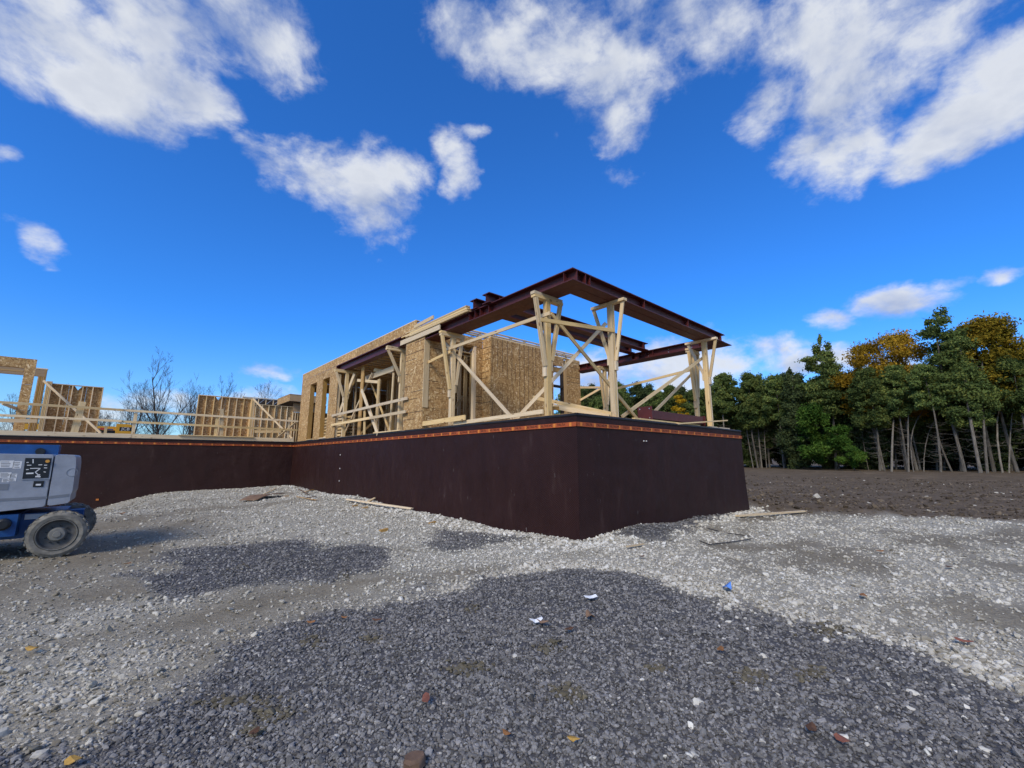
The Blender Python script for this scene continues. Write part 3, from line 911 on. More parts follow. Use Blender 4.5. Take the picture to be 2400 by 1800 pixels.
g5 = thing('steel_crossbeam', 'rear one of two dark red beams lying across the girders', 'steel beam', (3.9, 3.6, B1))
ibeam(g5, -0.06, 7.82, 3.46, 3.76, B1 + .003, B2, 'u')
for g_, y in ((g4, 3.01), (g5, 3.61)):
    plate(g_, 7.5, 7.512, y - .14, y - .01, B1 + .03, B2 - .03); plate(g_, 0.3, 0.312, y - .14, y - .01, B1 + .03, B2 - .03)
g6 = thing('steel_lintel', 'dark red steel lintel over the wide opening in the left wall', 'steel beam', (0.1, 11, 5.58))
ibeam(g6, 7.58, 14.5, -0.03, 0.25, 5.575, 5.915, 'v', 0.03)
plate(g6, -0.028, 0.1, 7.60, 7.615, 5.606, 5.884, 'end_plate'); plate(g6, -0.028, 0.1, 7.80, 7.812, 5.606, 5.884)
plate(g6, -0.028, 0.1, 14.47, 14.485, 5.606, 5.884, 'end_plate')

# loose column lying on the deck, square base plate towards the corner
zE = lambda x, y: (1380 + x * .15371, 830 + y * .15371)
pc = on(*zE(735, 1000), v=0.16); pd = on(*zE(945, 1000), v=0.16); pe = on(*zE(1762, 1060), v=0.16)
g7 = thing('steel_column', 'short dark red steel column lying on the deck with its square base plate showing', 'steel column', (pd.x + 1, 0.4, TOP + .06))
zb = TOP + 0.05
solid('base_plate', MB().box(pd.x - 0.02, pd.x + 0.0, 0.10, 0.10 + 0.42, zb, zb + 0.36), 'primed_steel', g7)
solid('flange', MB().box(pd.x + .001, pe.x, 0.16, 0.18, zb + .05, zb + .27), 'primed_steel', g7)
solid('flange', MB().box(pd.x + .001, pe.x, 0.42, 0.44, zb + .05, zb + .27), 'primed_steel', g7)
solid('web', MB().box(pd.x + .001, pe.x, 0.181, 0.419, zb + .15, zb + .165), 'primed_steel', g7)
solid('end_plate', MB().box(pe.x + .001, pe.x + .02, 0.12, 0.48, zb, zb + .30), 'primed_steel', g7)
bolts(g7, [(pd.x - .02, y, z) for y in (0.17, 0.45) for z in (zb + .06, zb + .30)], (1, 0, 0))

# ------------------------------------------------------------------ shoring posts
z1 = lambda x, y: (950 + x * .36166, 600 + y * .36166)
z5 = lambda x, y: (1200 + x * .13562, 600 + y * .13562)
z6 = lambda x, y: (1480 + x * .13562, 720 + y * .13562)
z7 = lambda x, y: (980 + x * .13562, 640 + y * .13562)
z8 = lambda x, y: (690 + x * .13562, 740 + y * .13562)
zB = lambda x, y: (690 + x * .13562, 860 + y * .13562)
zC = lambda x, y: (960 + x * .15068, 760 + y * .15068)
zD = lambda x, y: (1120 + x * .14467, 780 + y * .14467)
zF = lambda x, y: (x * .13863, 820 + y * .13863)
zG = lambda x, y: (430 + x * .13562, 850 + y * .13562)
DK = TOP + 0.034
LU = 'lumber'


def shoring_post(label, x, y, ztop, ax, c0, c1, kz=3.75, plies=3, capn=2, blocks=True, base=DK):
    """built-up post, cap across the girder, two knee boards; ax = direction of the cap"""
    t = thing('shoring_post', label, 'post', (x, y, base), 'timber shoring posts under the steel')
    A = Vector((1, 0, 0)) if ax == 'u' else Vector((0, 1, 0)); Bv = Vector((0, 1, 0)) if ax == 'u' else Vector((-1, 0, 0))
    c = Vector((x, y, 0)); pt = 0.038; ct = 0.07 * capn
    for k in range(plies):
        o = (k - (plies - 1) / 2) * (pt + 0.002)
        j = random.uniform(-.004, .004)
        board('ply', c + Bv * (o) + A * j + UPZ * base, c + Bv * o + A * j + UPZ * (ztop - ct - .001), 0.14, pt, LU, t, up=A)
    mid = (c0 + c1) / 2 - (x if ax == 'u' else y)
    for k in range(capn):
        z = ztop - 0.07 * (k + 0.5) - 0.001
        e = random.uniform(-.02, .02)
        board('cap', c + A * (mid - (c1 - c0) / 2 + e) + UPZ * z, c + A * (mid + (c1 - c0) / 2 + e) + UPZ * z, 0.068, 0.14, LU, t)
    zc = ztop - ct
    for s, e in ((-1, c0), (1, c1)):
        ea = e - (x if ax == 'u' else y)
        for q in (-1, 0) if capn == 2 else (0,):
            top = c + A * (ea - s * 0.06) + Bv * (0.045 * q) + UPZ * (zc - .002); bot = c + A * (s * 0.105) + Bv * (0.045 * q) + UPZ * (kz + 0.15 * (s > 0))
            board('knee_brace', bot, top, 0.089, 0.038, LU, t, up=A)
        if blocks:
            board('block', c + A * (s * 0.10) + UPZ * (kz - 0.24 + 0.15 * (s > 0)), c + A * (s * 0.10) + UPZ * (kz - 0.01 + 0.15 * (s > 0)), 0.10, 0.05, LU, t, up=Bv)
    solid('foot_block', MB().box(x - .12, x + .12, y - .1, y + .1, base - .03, base + .004), LU, t)
    return t


P1 = shoring_post('shoring post nearest the foundation corner, under the left girder', 0.27, 1.06, B0 - .001, 'u', -0.19, 0.78, 3.72)
P2 = shoring_post('shoring post right of the foundation corner, under the front girder', 1.77, 0.30, B0 - .007, 'v', -0.12, 0.88, 3.95, capn=1)
P3 = shoring_post('shoring post under the left girder beside the doorway of the wooden building', 0.34, 5.18, B0 - .001, 'u', -0.14, 0.72, 3.68)
P4 = shoring_post('shoring post at the right end of the front girder above the loose plank', 6.90, 0.30, B0 - .007, 'v', -0.14, 0.90, 4.2, capn=1)
P5 = shoring_post('shoring post under the right girder just behind the loose steel column', 7.98, 1.20, B0 - .007, 'u', 7.56, 8.36, 3.6)
P6 = shoring_post('shoring post under the far end of the right girder near the sheathed wall', 8.0, 5.10, B0 - .007, 'u', 7.56, 8.38, 3.7)
P7 = shoring_post('shoring post at the far end of the lintel in the left wall opening', 0.16, 13.55, 5.574, 'u', -0.40, 0.62, 4.35)
P8 = shoring_post('shoring post at the near end of the lintel in the left wall opening', 0.22, 8.3, 5.574, 'u', -0.42, 0.60, 4.55)


def brace(name, label, a, b, w=0.089, t=0.038, mt=LU, cat='board', up=(0, 0, 1), group=None):
    o = board(name, a, b, w, t, mt, None, up)
    return tag(o, label, cat, group)


G = 'brace boards nailed to the shoring posts'
brace('brace_board', 'upper long brace rising from the wooden building past the doorway post to the corner post', on(*zC(560, 400), u=0.20), on(*z5(660, 985), u=0.20), group=G)
brace('brace_board', 'lower short brace rising from the sheathed wall to the doorway post', on(*zC(95, 685), u=0.17), on(*zC(635, 425), u=0.17), group=G)
brace('brace_board', 'diagonal brace falling from the doorway post to the deck left of the corner post', on(*zC(560, 300), u=0.46), on(*zD(590, 1420), u=0.46), group=G)
brace('brace_board', 'diagonal brace rising from the left deck edge across the corner post', on(*zD(430, 1440), u=0.05) + Vector((0.25, -.05, 0)), Vector((1.74, 0.43, 4.95)), group=G)
brace('brace_board', 'diagonal brace falling from the corner post to the deck beside the loose steel column', Vector((0.33, 0.98, 5.02)), on(*zE(735, 985), v=0.75), group=G)
brace('brace_board', 'level brace joining the corner post and the post right of it', on(*z5(500, 1100), v=0.80), on(*z5(1765, 1290), v=0.215), group=G)
brace('brace_board', 'longest brace rising from the deck right of the corner to the right end post', on(*zE(505, 955), v=0.9), on(*zE(1790, 20), v=0.40), group=G)
brace('brace_board', 'brace rising from behind the steel column to the rear right post', on(*zE(975, 905), v=1.32), on(*zE(1650, 220), v=1.32), group=G)
brace('brace_board', 'gently sloping brace between the far posts under the right girder', on(*zE(0, 640), u=7.9) if False else on(*zE(420, 525), u=7.9), on(*zE(1540, 245), u=7.9), group=G)
brace('brace_board', 'short brace rising to the far post from the sheathed wall end', on(*zD(1030 + 535, 1145), u=7.88), on(*zD(1990, 900), u=7.88), group=G)
brace('brace_board', 'level board from the sheathed wall end to the far post', on(*zD(1660, 885), u=7.86), on(*zD(1985, 885), u=7.86), group=G)
brace('brace_board', 'kicker board along the left deck edge below the doorway', on(*zC(0, 1580), u=0.04), on(*zC(865, 1448), u=0.04), w=0.14, group=G)
brace('brace_board', 'kicker board along the left deck edge ending at the corner post', on(*zC(690, 1545), u=0.13), on(*zD(1055, 1275), u=0.13), w=0.10, group=G)
brace('brace_board', 'brace falling forward from the building to the foot of the post right of the corner', on(*zD(900, 1045), v=3.2), on(*zD(2165, 1318), v=0.20), w=0.10, group=G)
brace('brace_board', 'low board behind the corner lying under the falling brace', on(*zD(1220, 1190), v=1.7), on(*zD(2130, 1368), v=0.12), w=0.12, group=G)
brace('brace_board', 'short block nailed to the foot of the corner post', on(*zD(1080, 1215), v=1.18), on(*zD(1310, 1225), v=1.18), w=0.09, mt='lumber_golden', group=G)
brace('plank', 'loose plank lying across the right end of the steel column', on(*zE(1330, 1062), v=0.02), on(*zE(2090, 1012), v=0.02), w=0.038, t=0.12)
brace('sill_board', 'pale sill board on the right deck edge under the steel column', Vector((2.2, 0.07, TOP + .028)), Vector((5.6, 0.07, TOP + .028)), w=0.038, t=0.09)
brace('sill_board', 'pale sill board at the foot of the right end post', Vector((6.3, 0.10, TOP + .028)), Vector((7.7, 0.10, TOP + .028)), w=0.038, t=0.12)
brace('sill_board', 'pale sill board on the left deck edge in front of the near lintel post', Vector((0.0, 7.75, TOP + .028)), Vector((0.0, 9.9, TOP + .028)), w=0.038, t=0.1)

# boards stacked along the top of the left girder
for k in range(5):
    a = 3.84 + 0.05 * (k % 2) + 0.02 * k
    tag(board('stacked_board', (-0.005 + 0.012 * (k % 2), a, B1 + 0.02 + 0.040 * k), (0.0, 7.3 + 0.3 * (k % 3), B1 + 0.02 + 0.040 * k), 0.038, 0.14, LU),
        ['bottom', 'second lowest', 'middle', 'second highest', 'topmost'][k] + ' of the five boards stacked on the left girder', 'board', 'boards stacked on the girder')
tag(board('stacked_board', (-0.03, 5.38, 5.66), (-0.03, 8.0, 5.66), 0.17, 0.038, LU), 'wide pale board on edge below the stack on the left girder', 'board', 'boards stacked on the girder')
tag(board('stacked_board', (0.1, 4.35, B1 + 0.235), (0.1, 5.1, B1 + 0.245), 0.045, 0.14, LU), 'short offcut lying on top of the board stack on the girder', 'board', 'boards stacked on the girder')
tag(board('stacked_board', (0.0, 5.85, 6.10), (0.0, 7.1, 6.06), 0.12, 0.038, LU), 'loose board leaning above the rear end of the board stack', 'board', 'boards stacked on the girder')

# ------------------------------------------------------------------ wooden building
V1, V2 = 6.35, 5.87
bld = thing('wood_framed_building', 'unfinished wooden building with strand board walls, window openings and open web joists', 'building', (4, 13, DK))


def sheets(x0, x1, y0, y1, z0, z1, sw=1.22, sh=2.44, m='osb', parent=bld):
    """strand-board sheets butted with a small gap filling a thin wall slab"""
    alongx = (x1 - x0) > (y1 - y0); a0, a1 = (x0, x1) if alongx else (y0, y1)
    na = max(1, round((a1 - a0) / sw)); nz = max(1, round((z1 - z0) / sh)); g = 0.003
    for i in range(na):
        for j in range(nz):
            p, q = a0 + (a1 - a0) * i / na + g, a0 + (a1 - a0) * (i + 1) / na - g
            r, s = z0 + (z1 - z0) * j / nz + g, z0 + (z1 - z0) * (j + 1) / nz - g
            mb = MB().box(p, q, y0, y1, r, s) if alongx else MB().box(x0, x1, p, q, r, s)
            solid('osb_sheet', mb, m, parent)


def stud(x, y, z0, z1, parent=bld, w=0.14, t=0.038, ax='u', mt=LU):
    return board('stud', (x, y, z0), (x, y, z1), w, t, mt, parent, up=(1, 0, 0) if ax == 'u' else (0, 1, 0))


# left wall: sheathed pier beside the doorway, piers between the far windows, fascia on top
sheets(0.0, 0.012, V1, 7.62, DK - .02, 5.93, 1.3, 1.2, 'osb_h')
for a, b in ((14.24, 15.37), (16.34, 17.32), (18.34, 19.95)):
    sheets(0.0, 0.012, a, b, DK - .03, 5.51, 1.7, 2.9, 'osb')
sheets(0.0, 0.012, 14.52, 19.95, 5.51, 5.921, 2.4, 1.0, 'osb')
sheets(-0.006, 0.012, 6.93, 19.95, 5.935 if False else 5.925, 6.27, 2.44, 1.0, 'osb')
solid('top_plate', MB().box(-0.012, 0.16, 7.0, 19.97, 6.271, 6.30), LU, bld)
for a, b in ((17.32, 18.34), (15.37, 16.34)):
    for s, e in ((a - 0.02, -1), (b + 0.02, 1)):
        board('jamb', (0.115, s, DK), (0.115, s, 5.51), 0.20, 0.04, 'lumber_golden', bld, up=(1, 0, 0))
    board('header', (0.115, a, 5.53), (0.115, b, 5.53), 0.036, 0.20, 'lumber_golden', bld)
    solid('window_sill', MB().box(0.0, 0.2, a, b, DK, DK + 0.04), 'lumber', bld)
for y in (14.30, 14.36, 15.3, 16.42, 17.25, 18.45, 19.0, 19.5, 19.9):
    stud(0.085, y, DK, 5.5)
for y in (6.45, 6.9, 7.3, 7.55):
    stud(0.085, y, DK, 5.9)
stud(0.09, 7.66, DK, 5.56, t=0.05, mt='lumber_golden')
# front walls facing right
sheets(0.19, 1.22, V1, V1 + 0.012, 3.22, 5.9, 0.6, 1.2, 'osb_h'); sheets(0.012, 1.22, V1, V1 + 0.012, DK - .02, 3.215, 0.6, 0.7, 'osb')
board('corner_board', (0.09, V1 - 0.003, 3.222), (0.09, V1 - 0.003, 5.47), 0.19, 0.03, LU, bld, up=(1, 0, 0))
sheets(1.22, 2.10, V1, V1 + 0.012, 5.60, 5.9, 0.9, 0.4, 'osb')
board('door_jamb', (2.05, V1 + 0.07, DK), (2.05, V1 + 0.07, 5.58), 0.14, 0.10, 'lumber', bld, up=(0, 1, 0))
board('door_jamb', (1.20, V1 + 0.09, DK), (1.20, V1 + 0.09, 5.58), 0.14, 0.04, 'lumber', bld, up=(0, 1, 0))
board('door_header', (1.22, V1 + 0.08, 5.62), (2.1, V1 + 0.08, 5.62), 0.05, 0.14, 'lumber_golden', bld)
sheets(2.10, 2.38, V1, V1 + 0.012, DK - .02, 5.9, 0.4, 3.4, 'osb_h')
sheets(2.38, 2.392, V2, V1 - .001, DK - .02, 5.9, 0.6, 3.4, 'osb_h')
sheets(2.394, 5.62, V2, V2 + 0.012, DK - .02, 5.9, 1.22, 3.4, 'osb_v')
sheets(5.608, 5.62, V2 + .013, V1, DK - .02, 5.9, 0.6, 3.4, 'osb')
sheets(5.62, 6.80, V1, V1 + 0.012, 5.50, 5.9, 1.2, 0.4, 'osb')
sheets(6.98, 7.89, V1, V1 + 0.012, DK - .02, 5.9, 1.0, 1.3, 'osb_h')
board('window_jamb', (6.89, V1 + 0.02, DK), (6.89, V1 + 0.02, 5.5), 0.16, 0.06, 'lumber_golden', bld, up=(1, 0, 0))
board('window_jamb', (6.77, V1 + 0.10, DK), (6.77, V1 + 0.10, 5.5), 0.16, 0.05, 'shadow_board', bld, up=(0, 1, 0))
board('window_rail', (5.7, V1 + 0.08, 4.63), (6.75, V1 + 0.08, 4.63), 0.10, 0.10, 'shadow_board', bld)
board('window_rail', (5.62, V1 + 0.08, 5.34), (6.75, V1 + 0.08, 5.34), 0.22, 0.05, 'lumber_golden', bld)
for x in (2.45, 2.85, 3.25, 3.65, 4.05, 4.45, 4.85, 5.25, 5.55):
    stud(x, V2 + 0.09, DK, 5.85, ax='v')
for x in (0.3, 0.7, 1.1, 7.0, 7.4, 7.8):
    stud(x, V1 + 0.09, DK, 5.85, ax='v')
board('top_plate', (2.39, V2 + 0.08, 5.92), (5.62, V2 + 0.08, 5.92), 0.038, 0.14, LU, bld)
board('top_plate', (5.62, V1 + 0.08, 5.92), (7.89, V1 + 0.08, 5.92), 0.038, 0.14, LU, bld)
# right wall and back wall close the rooms behind; the right wall has windows
yy = V1 + .02
WIN = ((7.0, 8.8), (11.5, 12.1), (14.3, 14.9), (17.1, 17.7))
ys = [V1 + .02] + [q for w in WIN for q in w] + [20.0]
for a, b in zip(ys[::2], ys[1::2]):
    sheets(7.878, 7.89, a, b, DK - .02, 5.9, 1.22, 3.4, 'osb')
for a, b in WIN[1:]:
    sheets(7.878, 7.89, a, b, DK - .02, 4.0, 1.22, 3.4, 'osb'); sheets(7.878, 7.89, a, b, 4.9, 5.9, 1.22, 3.4, 'osb')
for k in range(34):
    y = V1 + 0.1 + k * 0.406
    if not any(a - .03 < y < b + .03 for a, b in WIN):
        stud(7.8, y, DK, 5.88)
sheets(0.02, 0.35, 19.94, 19.952, DK - .02, 5.9, 1.22, 3.4, 'osb'); sheets(1.7, 7.87, 19.94, 19.952, DK - .02, 5.9, 1.22, 3.4, 'osb')
sheets(0.35, 1.7, 19.94, 19.952, DK - .02, 4.2, 1.4, 3.4, 'osb'); sheets(0.35, 1.7, 19.94, 19.952, 5.35, 5.9, 1.4, 3.4, 'osb')
# inner partitions seen through the openings
for k in range(18):
    if k not in (6, 7):
        stud(2.6, 7.3 + k * 0.406, DK, 5.55)
for k in range(10):
    stud(4.9, 9.3 + k * 0.61, DK, 5.55)
for x in np.arange(0.6, 7.6, 0.406):
    if not 1.3 < x < 2.2:
        stud(float(x), 14.6, DK, 5.55, ax='v')
sheets(2.67, 4.9, 9.5, 9.512, DK, 5.5, 1.22, 3.4, 'osb')
sheets(4.95, 4.962, 9.6, 13.6, DK, 5.5, 1.22, 3.4, 'osb')
for a, b in (((0.5, 14.4, DK + .1), (0.5, 11.6, 5.2)), ((0.9, 12.9, 5.3), (0.9, 10.4, DK)), ((1.6, 9.0, DK), (1.6, 11.6, 5.2)), ((1.45, 7.0, 5.3), (1.9, 7.8, DK)), ((1.2, 7.2, DK + .1), (2.3, 7.4, 3.9)), ((2.45, 7.5, 5.4), (1.2, 7.0, 3.9)),
             ((0.7, 13.0, 4.6), (0.7, 11.0, DK)), ((1.1, 14.5, DK), (3.0, 14.5, 4.4))):
    board('inner_brace', a, b, 0.089, 0.038, LU, bld)
# open-web joists: two chords with metal webs, spanning the width; decked further back
jm = MB(); L = 7.6
jm.box(0, L, -.045, .045, -0.02, 0.018); jm.box(0, L, -.045, .045, 0.262, 0.30)
jo_me = jm.mesh('joist')
wm = MB(); n = 13
for i in range(n):
    a, b, c = i * L / n, (i + .5) * L / n, (i + 1) * L / n
    wm.tube([(a + .05, .048, 0), (b, .048, .28)], 0.016, 4); wm.tube([(b, .048, .28), (c - .05, .048, 0)], 0.016, 4)
wm_me = wm.mesh('web')
jo_me.materials.append(MATS[LU]); wm_me.materials.append(MATS['galvanised'])
for k in range(31):
    y = 6.55 + k * 0.44
    M = Matrix.Translation((0.17, y, 5.62)) if y > 7.2 else Matrix.Translation((0.4, y, 5.95))
    j = link('joist', jo_me, None, bld, M); link('web', wm_me, None, j, M)
# ribbon truss standing over the front wall: thin chord, metal V webs against the sky
for k in range(2):
    y = V2 + 0.06 + 0.55 * k
    board('truss_chord', (0.9 if k else 2.42, y, 6.09 + .03 * k), (5.3 if not k else 7.6, y, 6.09 + .03 * k), 0.036, 0.07, LU, bld)
    mb = MB(); x = 2.5
    while x < (5.2 if not k else 7.4):
        mb.tube([(x, y - .03, 6.08), (x + .16, y - .03, 5.93)], .013, 4); mb.tube([(x + .1, y - .03, 6.08), (x + .26, y - .03, 5.93)], .013, 4); x += 0.72
    solid('truss_web', mb, 'galvanised', bld)
    for x in (3.4, 4.1, 5.2) if not k else (5.9, 7.5):
        stud(x, y, 5.93, 6.07, w=0.07)
sheets(0.2, 7.8, 7.5, 19.9, 5.925, 5.94, 2.44, 1.22, 'osb') if False else None
for i in range(6):
    for j in range(5):
        a, b = 0.2 + i * 1.27, 0.2 + (i + 1) * 1.27 - .004; c, d = 7.6 + j * 2.46, 7.6 + (j + 1) * 2.46 - .004
        solid('deck_sheet', MB().box(a, b, c, d, 5.923, 5.938), 'osb', bld)
# far window sight: a pile of lumber inside
pile = thing('lumber_pile', 'pile of loose lumber inside seen through the far window openings', 'lumber', (1.4, 17.5, DK))
for k in range(16):
    zz = DK + 0.05 + 0.16 * (k // 2); xx = 1.0 + 0.55 * (k % 2)
    board('plank', (xx, 15.6 + .2 * (k % 3), zz), (xx + .05, 19.2 + .1 * (k % 4), zz + .02), 0.10, 0.2, LU, pile)

# guard rail across the wide opening
gr = thing('guard_rail', 'two rail guard of pale boards across the wide opening in the left wall', 'railing', (-0.05, 11, DK))
board('rail', on(*zB(648, 845), u=-0.06), on(*zB(1955, 540), u=-0.06), 0.10, 0.038, LU, gr)
board('rail', on(*zB(640, 1005), u=-0.06), on(*zB(1358, 872), u=-0.06), 0.10, 0.038, LU, gr)
board('rail', on(*zB(1300, 885), u=-0.10), on(*zB(1925, 770), u=-0.10), 0.10, 0.038, LU, gr)
board('rail_post', on(*zB(1215, 740), u=0.0), on(*zB(1208, 1190), u=0.0), 0.14, 0.038, LU, gr, up=(0, 1, 0))
G2 = 'boards standing in the wide opening'
brace('prop_board', 'leaning prop crossing both rails in the middle of the wide opening', on(*zB(1160, 400), u=0.1), on(*zB(1440, 1165), u=-0.02), w=0.14, group=G2)
brace('prop_board', 'tall wide stud left of the middle in the wide opening', on(*zB(1190, 0), u=0.3), on(*zB(1110, 1200), u=0.3), w=0.28, t=0.04, up=(0, 1, 0), mt='lumber_golden', group=G2)
brace('prop_board', 'shorter stud right of the middle in the wide opening', on(*zB(1465, 210), u=0.5), on(*zB(1405, 1150), u=0.5), w=0.2, t=0.04, up=(0, 1, 0), group=G2)
brace('prop_board', 'thin grey stud beside the near lintel post', on(*zB(1715, 100), u=0.25), on(*zB(1650, 1110), u=0.25), w=0.10, t=0.04, up=(0, 1, 0), group=G2)
brace('prop_board', 'level board joining the two middle studs', on(*zB(1090, 230), u=0.28), on(*zB(1500, 265), u=0.6), w=0.12, group=G2)
brace('prop_board', 'wide board sloping up under the joists in the opening', on(*zB(1230, 200), u=0.6), on(*zB(1720, 25), u=0.6), w=0.22, t=0.04, group=G2)
brace('prop_board', 'level board end showing under the joists near the lintel post', on(*zB(1375, 50), u=0.5), on(*zB(1700, 105), u=1.1), w=0.14, t=0.04, group=G2)
brace('prop_board', 'brace leaning right from the far lintel post', on(*zB(780, 790), u=0.2), on(*zB(1040, 120), u=0.3), w=0.2, t=0.04, group=G2)

# ------------------------------------------------------------------ left wing: rim board, rails, stud walls
rim = thing('rim_board', 'row of rim boards lying on top of the far foundation wall', 'rim board', (-8, FAR, TOP))
for a, b in ((-16.9, -11.9), (-11.88, -6.9), (-6.88, -0.02)):
    board('plank', (a, FAR + .03, TOP + .095), (b, FAR + .03, TOP + .095), 0.20, 0.04, LU, rim)
board('plank', (-5.2, FAR - .02, TOP + .205), (-2.0, FAR - .02, TOP + .205), 0.03, 0.12, LU, rim)
rail = thing('deck_railing', 'two rail wooden safety railing along the far deck edge', 'railing', (-8, FAR, DK))
for a, b in ((-16.5, -11.6), (-11.7, -7.3), (-7.4, -3.4), (-3.5, 0.12)):
    o = 0.0 if a in (-16.5, -7.4) else 0.04
    s = lambda u_, z0: z0 - 0.012 * (u_ + 11)
    board('rail', (a, FAR - o, s(a, 3.83)), (b, FAR - o, s(b, 3.83)), 0.10, 0.038, LU, rail)
    board('rail', (a, FAR - o, s(a, 3.31)), (b, FAR - o, s(b, 3.31) + .02), 0.10, 0.038, LU, rail)
for x, za, w in ((-3.71, 3.75, .12), (-0.32, 3.9, .10), (-6.86, 3.7, .12), (-14.3, 3.8, .12), (-11.2, 3.8, .12)):
    board('rail_post', (x, FAR + .05, TOP + .02), (x, FAR + .05, za), w, 0.04, LU, rail, up=(1, 0, 0))
board('rail_post', on(*zF(1255, 1400), v=FAR + .1), on(*zF(1395, 875), v=FAR + .1), 0.24, 0.04, LU, rail, up=(1, 0, 0))
board('rail_post', on(*zG(652, 1270), v=FAR + .1), on(*zG(662, 800), v=FAR + .1), 0.16, 0.04, LU, rail, up=(1, 0, 0))
board('rail_post', on(*zL(760, 660), v=FAR + .1) if False else (-7.79, FAR + .1, TOP + .1), (-7.79, FAR + .1, 3.05), 0.10, 0.04, LU, rail, up=(1, 0, 0))


def stud_wall(label, x0, x1, y, z1, n, notch=None, zb=DK, ns=None):
    t = thing('stud_wall', label, 'stud wall', ((x0 + x1) / 2, y, zb), 'stud walls standing on the far deck')
    board('bottom_plate', (x0, y, zb + .02), (x1, y, zb + .02), 0.038, 0.14, LU, t)
    board('top_plate', (x0, y, z1 - .02), (x1, y, z1 - .02), 0.04, 0.14, LU, t)
    for i in range(n + 1):
        x = x0 + 0.02 + (x1 - x0 - 0.04) * i / n
        stud(x, y, zb + .04, z1 - .042, t, ax='v')
    ns = ns or max(1, round((x1 - x0) / 1.22))
    for i in range(ns):
        a, b = x0 + (x1 - x0) * i / ns + .003, x0 + (x1 - x0) * (i + 1) / ns - .003
        if notch and a < notch < b:
            P = [(a, y + .072, zb), (b, y + .072, zb), (b, y + .072, z1), (notch + .16, y + .072, z1), (notch, y + .072, z1 - .24), (notch - .16, y + .072, z1), (a, y + .072, z1)]
            mb = MB().prism(P, (0, .012, 0))
        else:
            mb = MB().box(a, b, y + .072, y + .084, zb, z1)
        solid('osb_sheet', mb, 'osb', t)
    return t


WY = 25.0
wA = stud_wall('open stud wall backed with strand board behind the middle of the far railing', -4.24, -1.52, WY, 5.30, 7, -3.25)
for k in range(4):
    stud(-1.50 + .045 * k, WY - .08, DK, 5.33, wA, ax='v')
wB = stud_wall('short stud wall backed with strand board at the left end of the far deck', -10.17, -8.28, WY, 5.28, 5, -9.22, ns=3)
for k in range(4):
    stud(-10.3 + .05 * k, WY - .08, DK, 5.36, wB, ax='v')
wC = stud_wall('lower stud wall under dark joist ends beside the sheathed corner', -1.2, 2.2, 30.0, 5.55, 8)
for i in range(8):
    stud(-1.2 + i * 0.49, 30.0, 5.56, 5.98, wC, ax='v')
solid('joist_rim', MB().box(-1.25, 2.3, 29.9, 30.0, 5.98, 6.02), LU, wC)
solid('shade_backing', MB().box(-1.2, 2.3, 30.3, 30.32, 5.5, 6.0), 'shadow_board', wC)  # shade beyond the joist ends, painted as a dark sheet
for i in range(6):
    board('web', (-1.15 + i * .49, 29.98, 5.6), (-.8 + i * .49, 29.98, 5.95), .03, .02, 'galvanised', wC)
brace('wall_brace', 'diagonal brace holding the short stud wall at the left end of the deck', on(*zF(735, 520), v=WY - .2), on(*zF(1700, 1405), v=22.6), w=0.10)
brace('wall_brace', 'diagonal brace holding the stud wall behind the middle of the railing', on(*zG(1205, 625), v=WY - .2), on(*zG(1880, 1310), v=22.4), w=0.10)
brace('wall_brace', 'short brace leaning the other way near the sheathed corner', on(*zG(1620, 1300), v=22.2), on(*zG(1960, 1020), v=23.4), w=0.12)
brace('wall_brace', 'low level board between the stud walls near the sheathed corner', on(*zG(1230, 1190), v=23.5), on(*zG(1690, 1190), v=23.5), w=0.16)
# tall opening frames at the left end
fr = thing('opening_frame', 'tall strand board clad opening frame at the left end of the deck', 'frame', (-12.0, 23.0, DK))
fa = on(*zF(635, 165), v=23.0)
sheets(-15.0, fa.x - .34, 22.99, 23.0, fa.z - .44, fa.z, 1.6, .5, 'osb', fr)
sheets(fa.x - .335, fa.x, 22.99, 23.0, DK, fa.z, .4, 1.25, 'osb', fr)
for q in (-.28, -.04):
    stud(fa.x + q, 23.09, DK, fa.z - .02, fr, ax='v')
solid('header', MB().box(-15, fa.x - .34, 23.01, 23.15, fa.z - .44, fa.z - .02), 'lumber_golden', fr)
solid('header', MB().box(-15, fa.x - .37, 23.01, 23.15, fa.z - .62, fa.z - .56), 'lumber_golden', fr)
fr2 = thing('opening_frame', 'second opening frame of bare golden lumber behind the clad frame', 'frame', (-12.5, 25.2, DK))
fb = on(*zF(805, 320), v=25.3)
solid('header', MB().box(-16, fb.x, 25.25, 25.39, fb.z - .42, fb.z - .05), 'lumber_golden', fr2)
solid('top_plate', MB().box(-16, fb.x + .02, 25.24, 25.40, fb.z - .048, fb.z), LU, fr2)
for k in range(5):
    stud(fb.x - .02 - k * .055, 25.30, DK, fb.z - (.05 if k == 0 else .43), fr2, ax='v', t=0.045, mt='lumber_golden')
brace('wall_brace', 'brace sloping behind the left end of the railing', on(*zF(40, 905), v=22.3), on(*zF(330, 1010), v=23.2), w=0.12)
brace('wall_brace', 'low level board behind the left end of the railing', on(*zF(0, 1190), v=22.4), on(*zF(625, 1205), v=22.4), w=0.16)
bx_ = thing('box_header', 'golden strand board box header left of the sheathed corner', 'header', (0.4, 23.0, 5.4))
ba = on(*zG(1845, 545), v=23.0); bb = on(*zG(1845, 660), v=23.0)
solid('osb_face', MB().box(ba.x, ba.x + 2.2, 23.0, 23.02, bb.z, ba.z), 'lumber_golden', bx_)
solid('osb_end', MB().box(ba.x - .012, ba.x - .001, 23.0, 26.0, bb.z, ba.z), 'osb', bx_)
solid('lid', MB().box(ba.x - .03, ba.x + 2.2, 22.98, 26.0, ba.z + .001, ba.z + .02), LU, bx_)
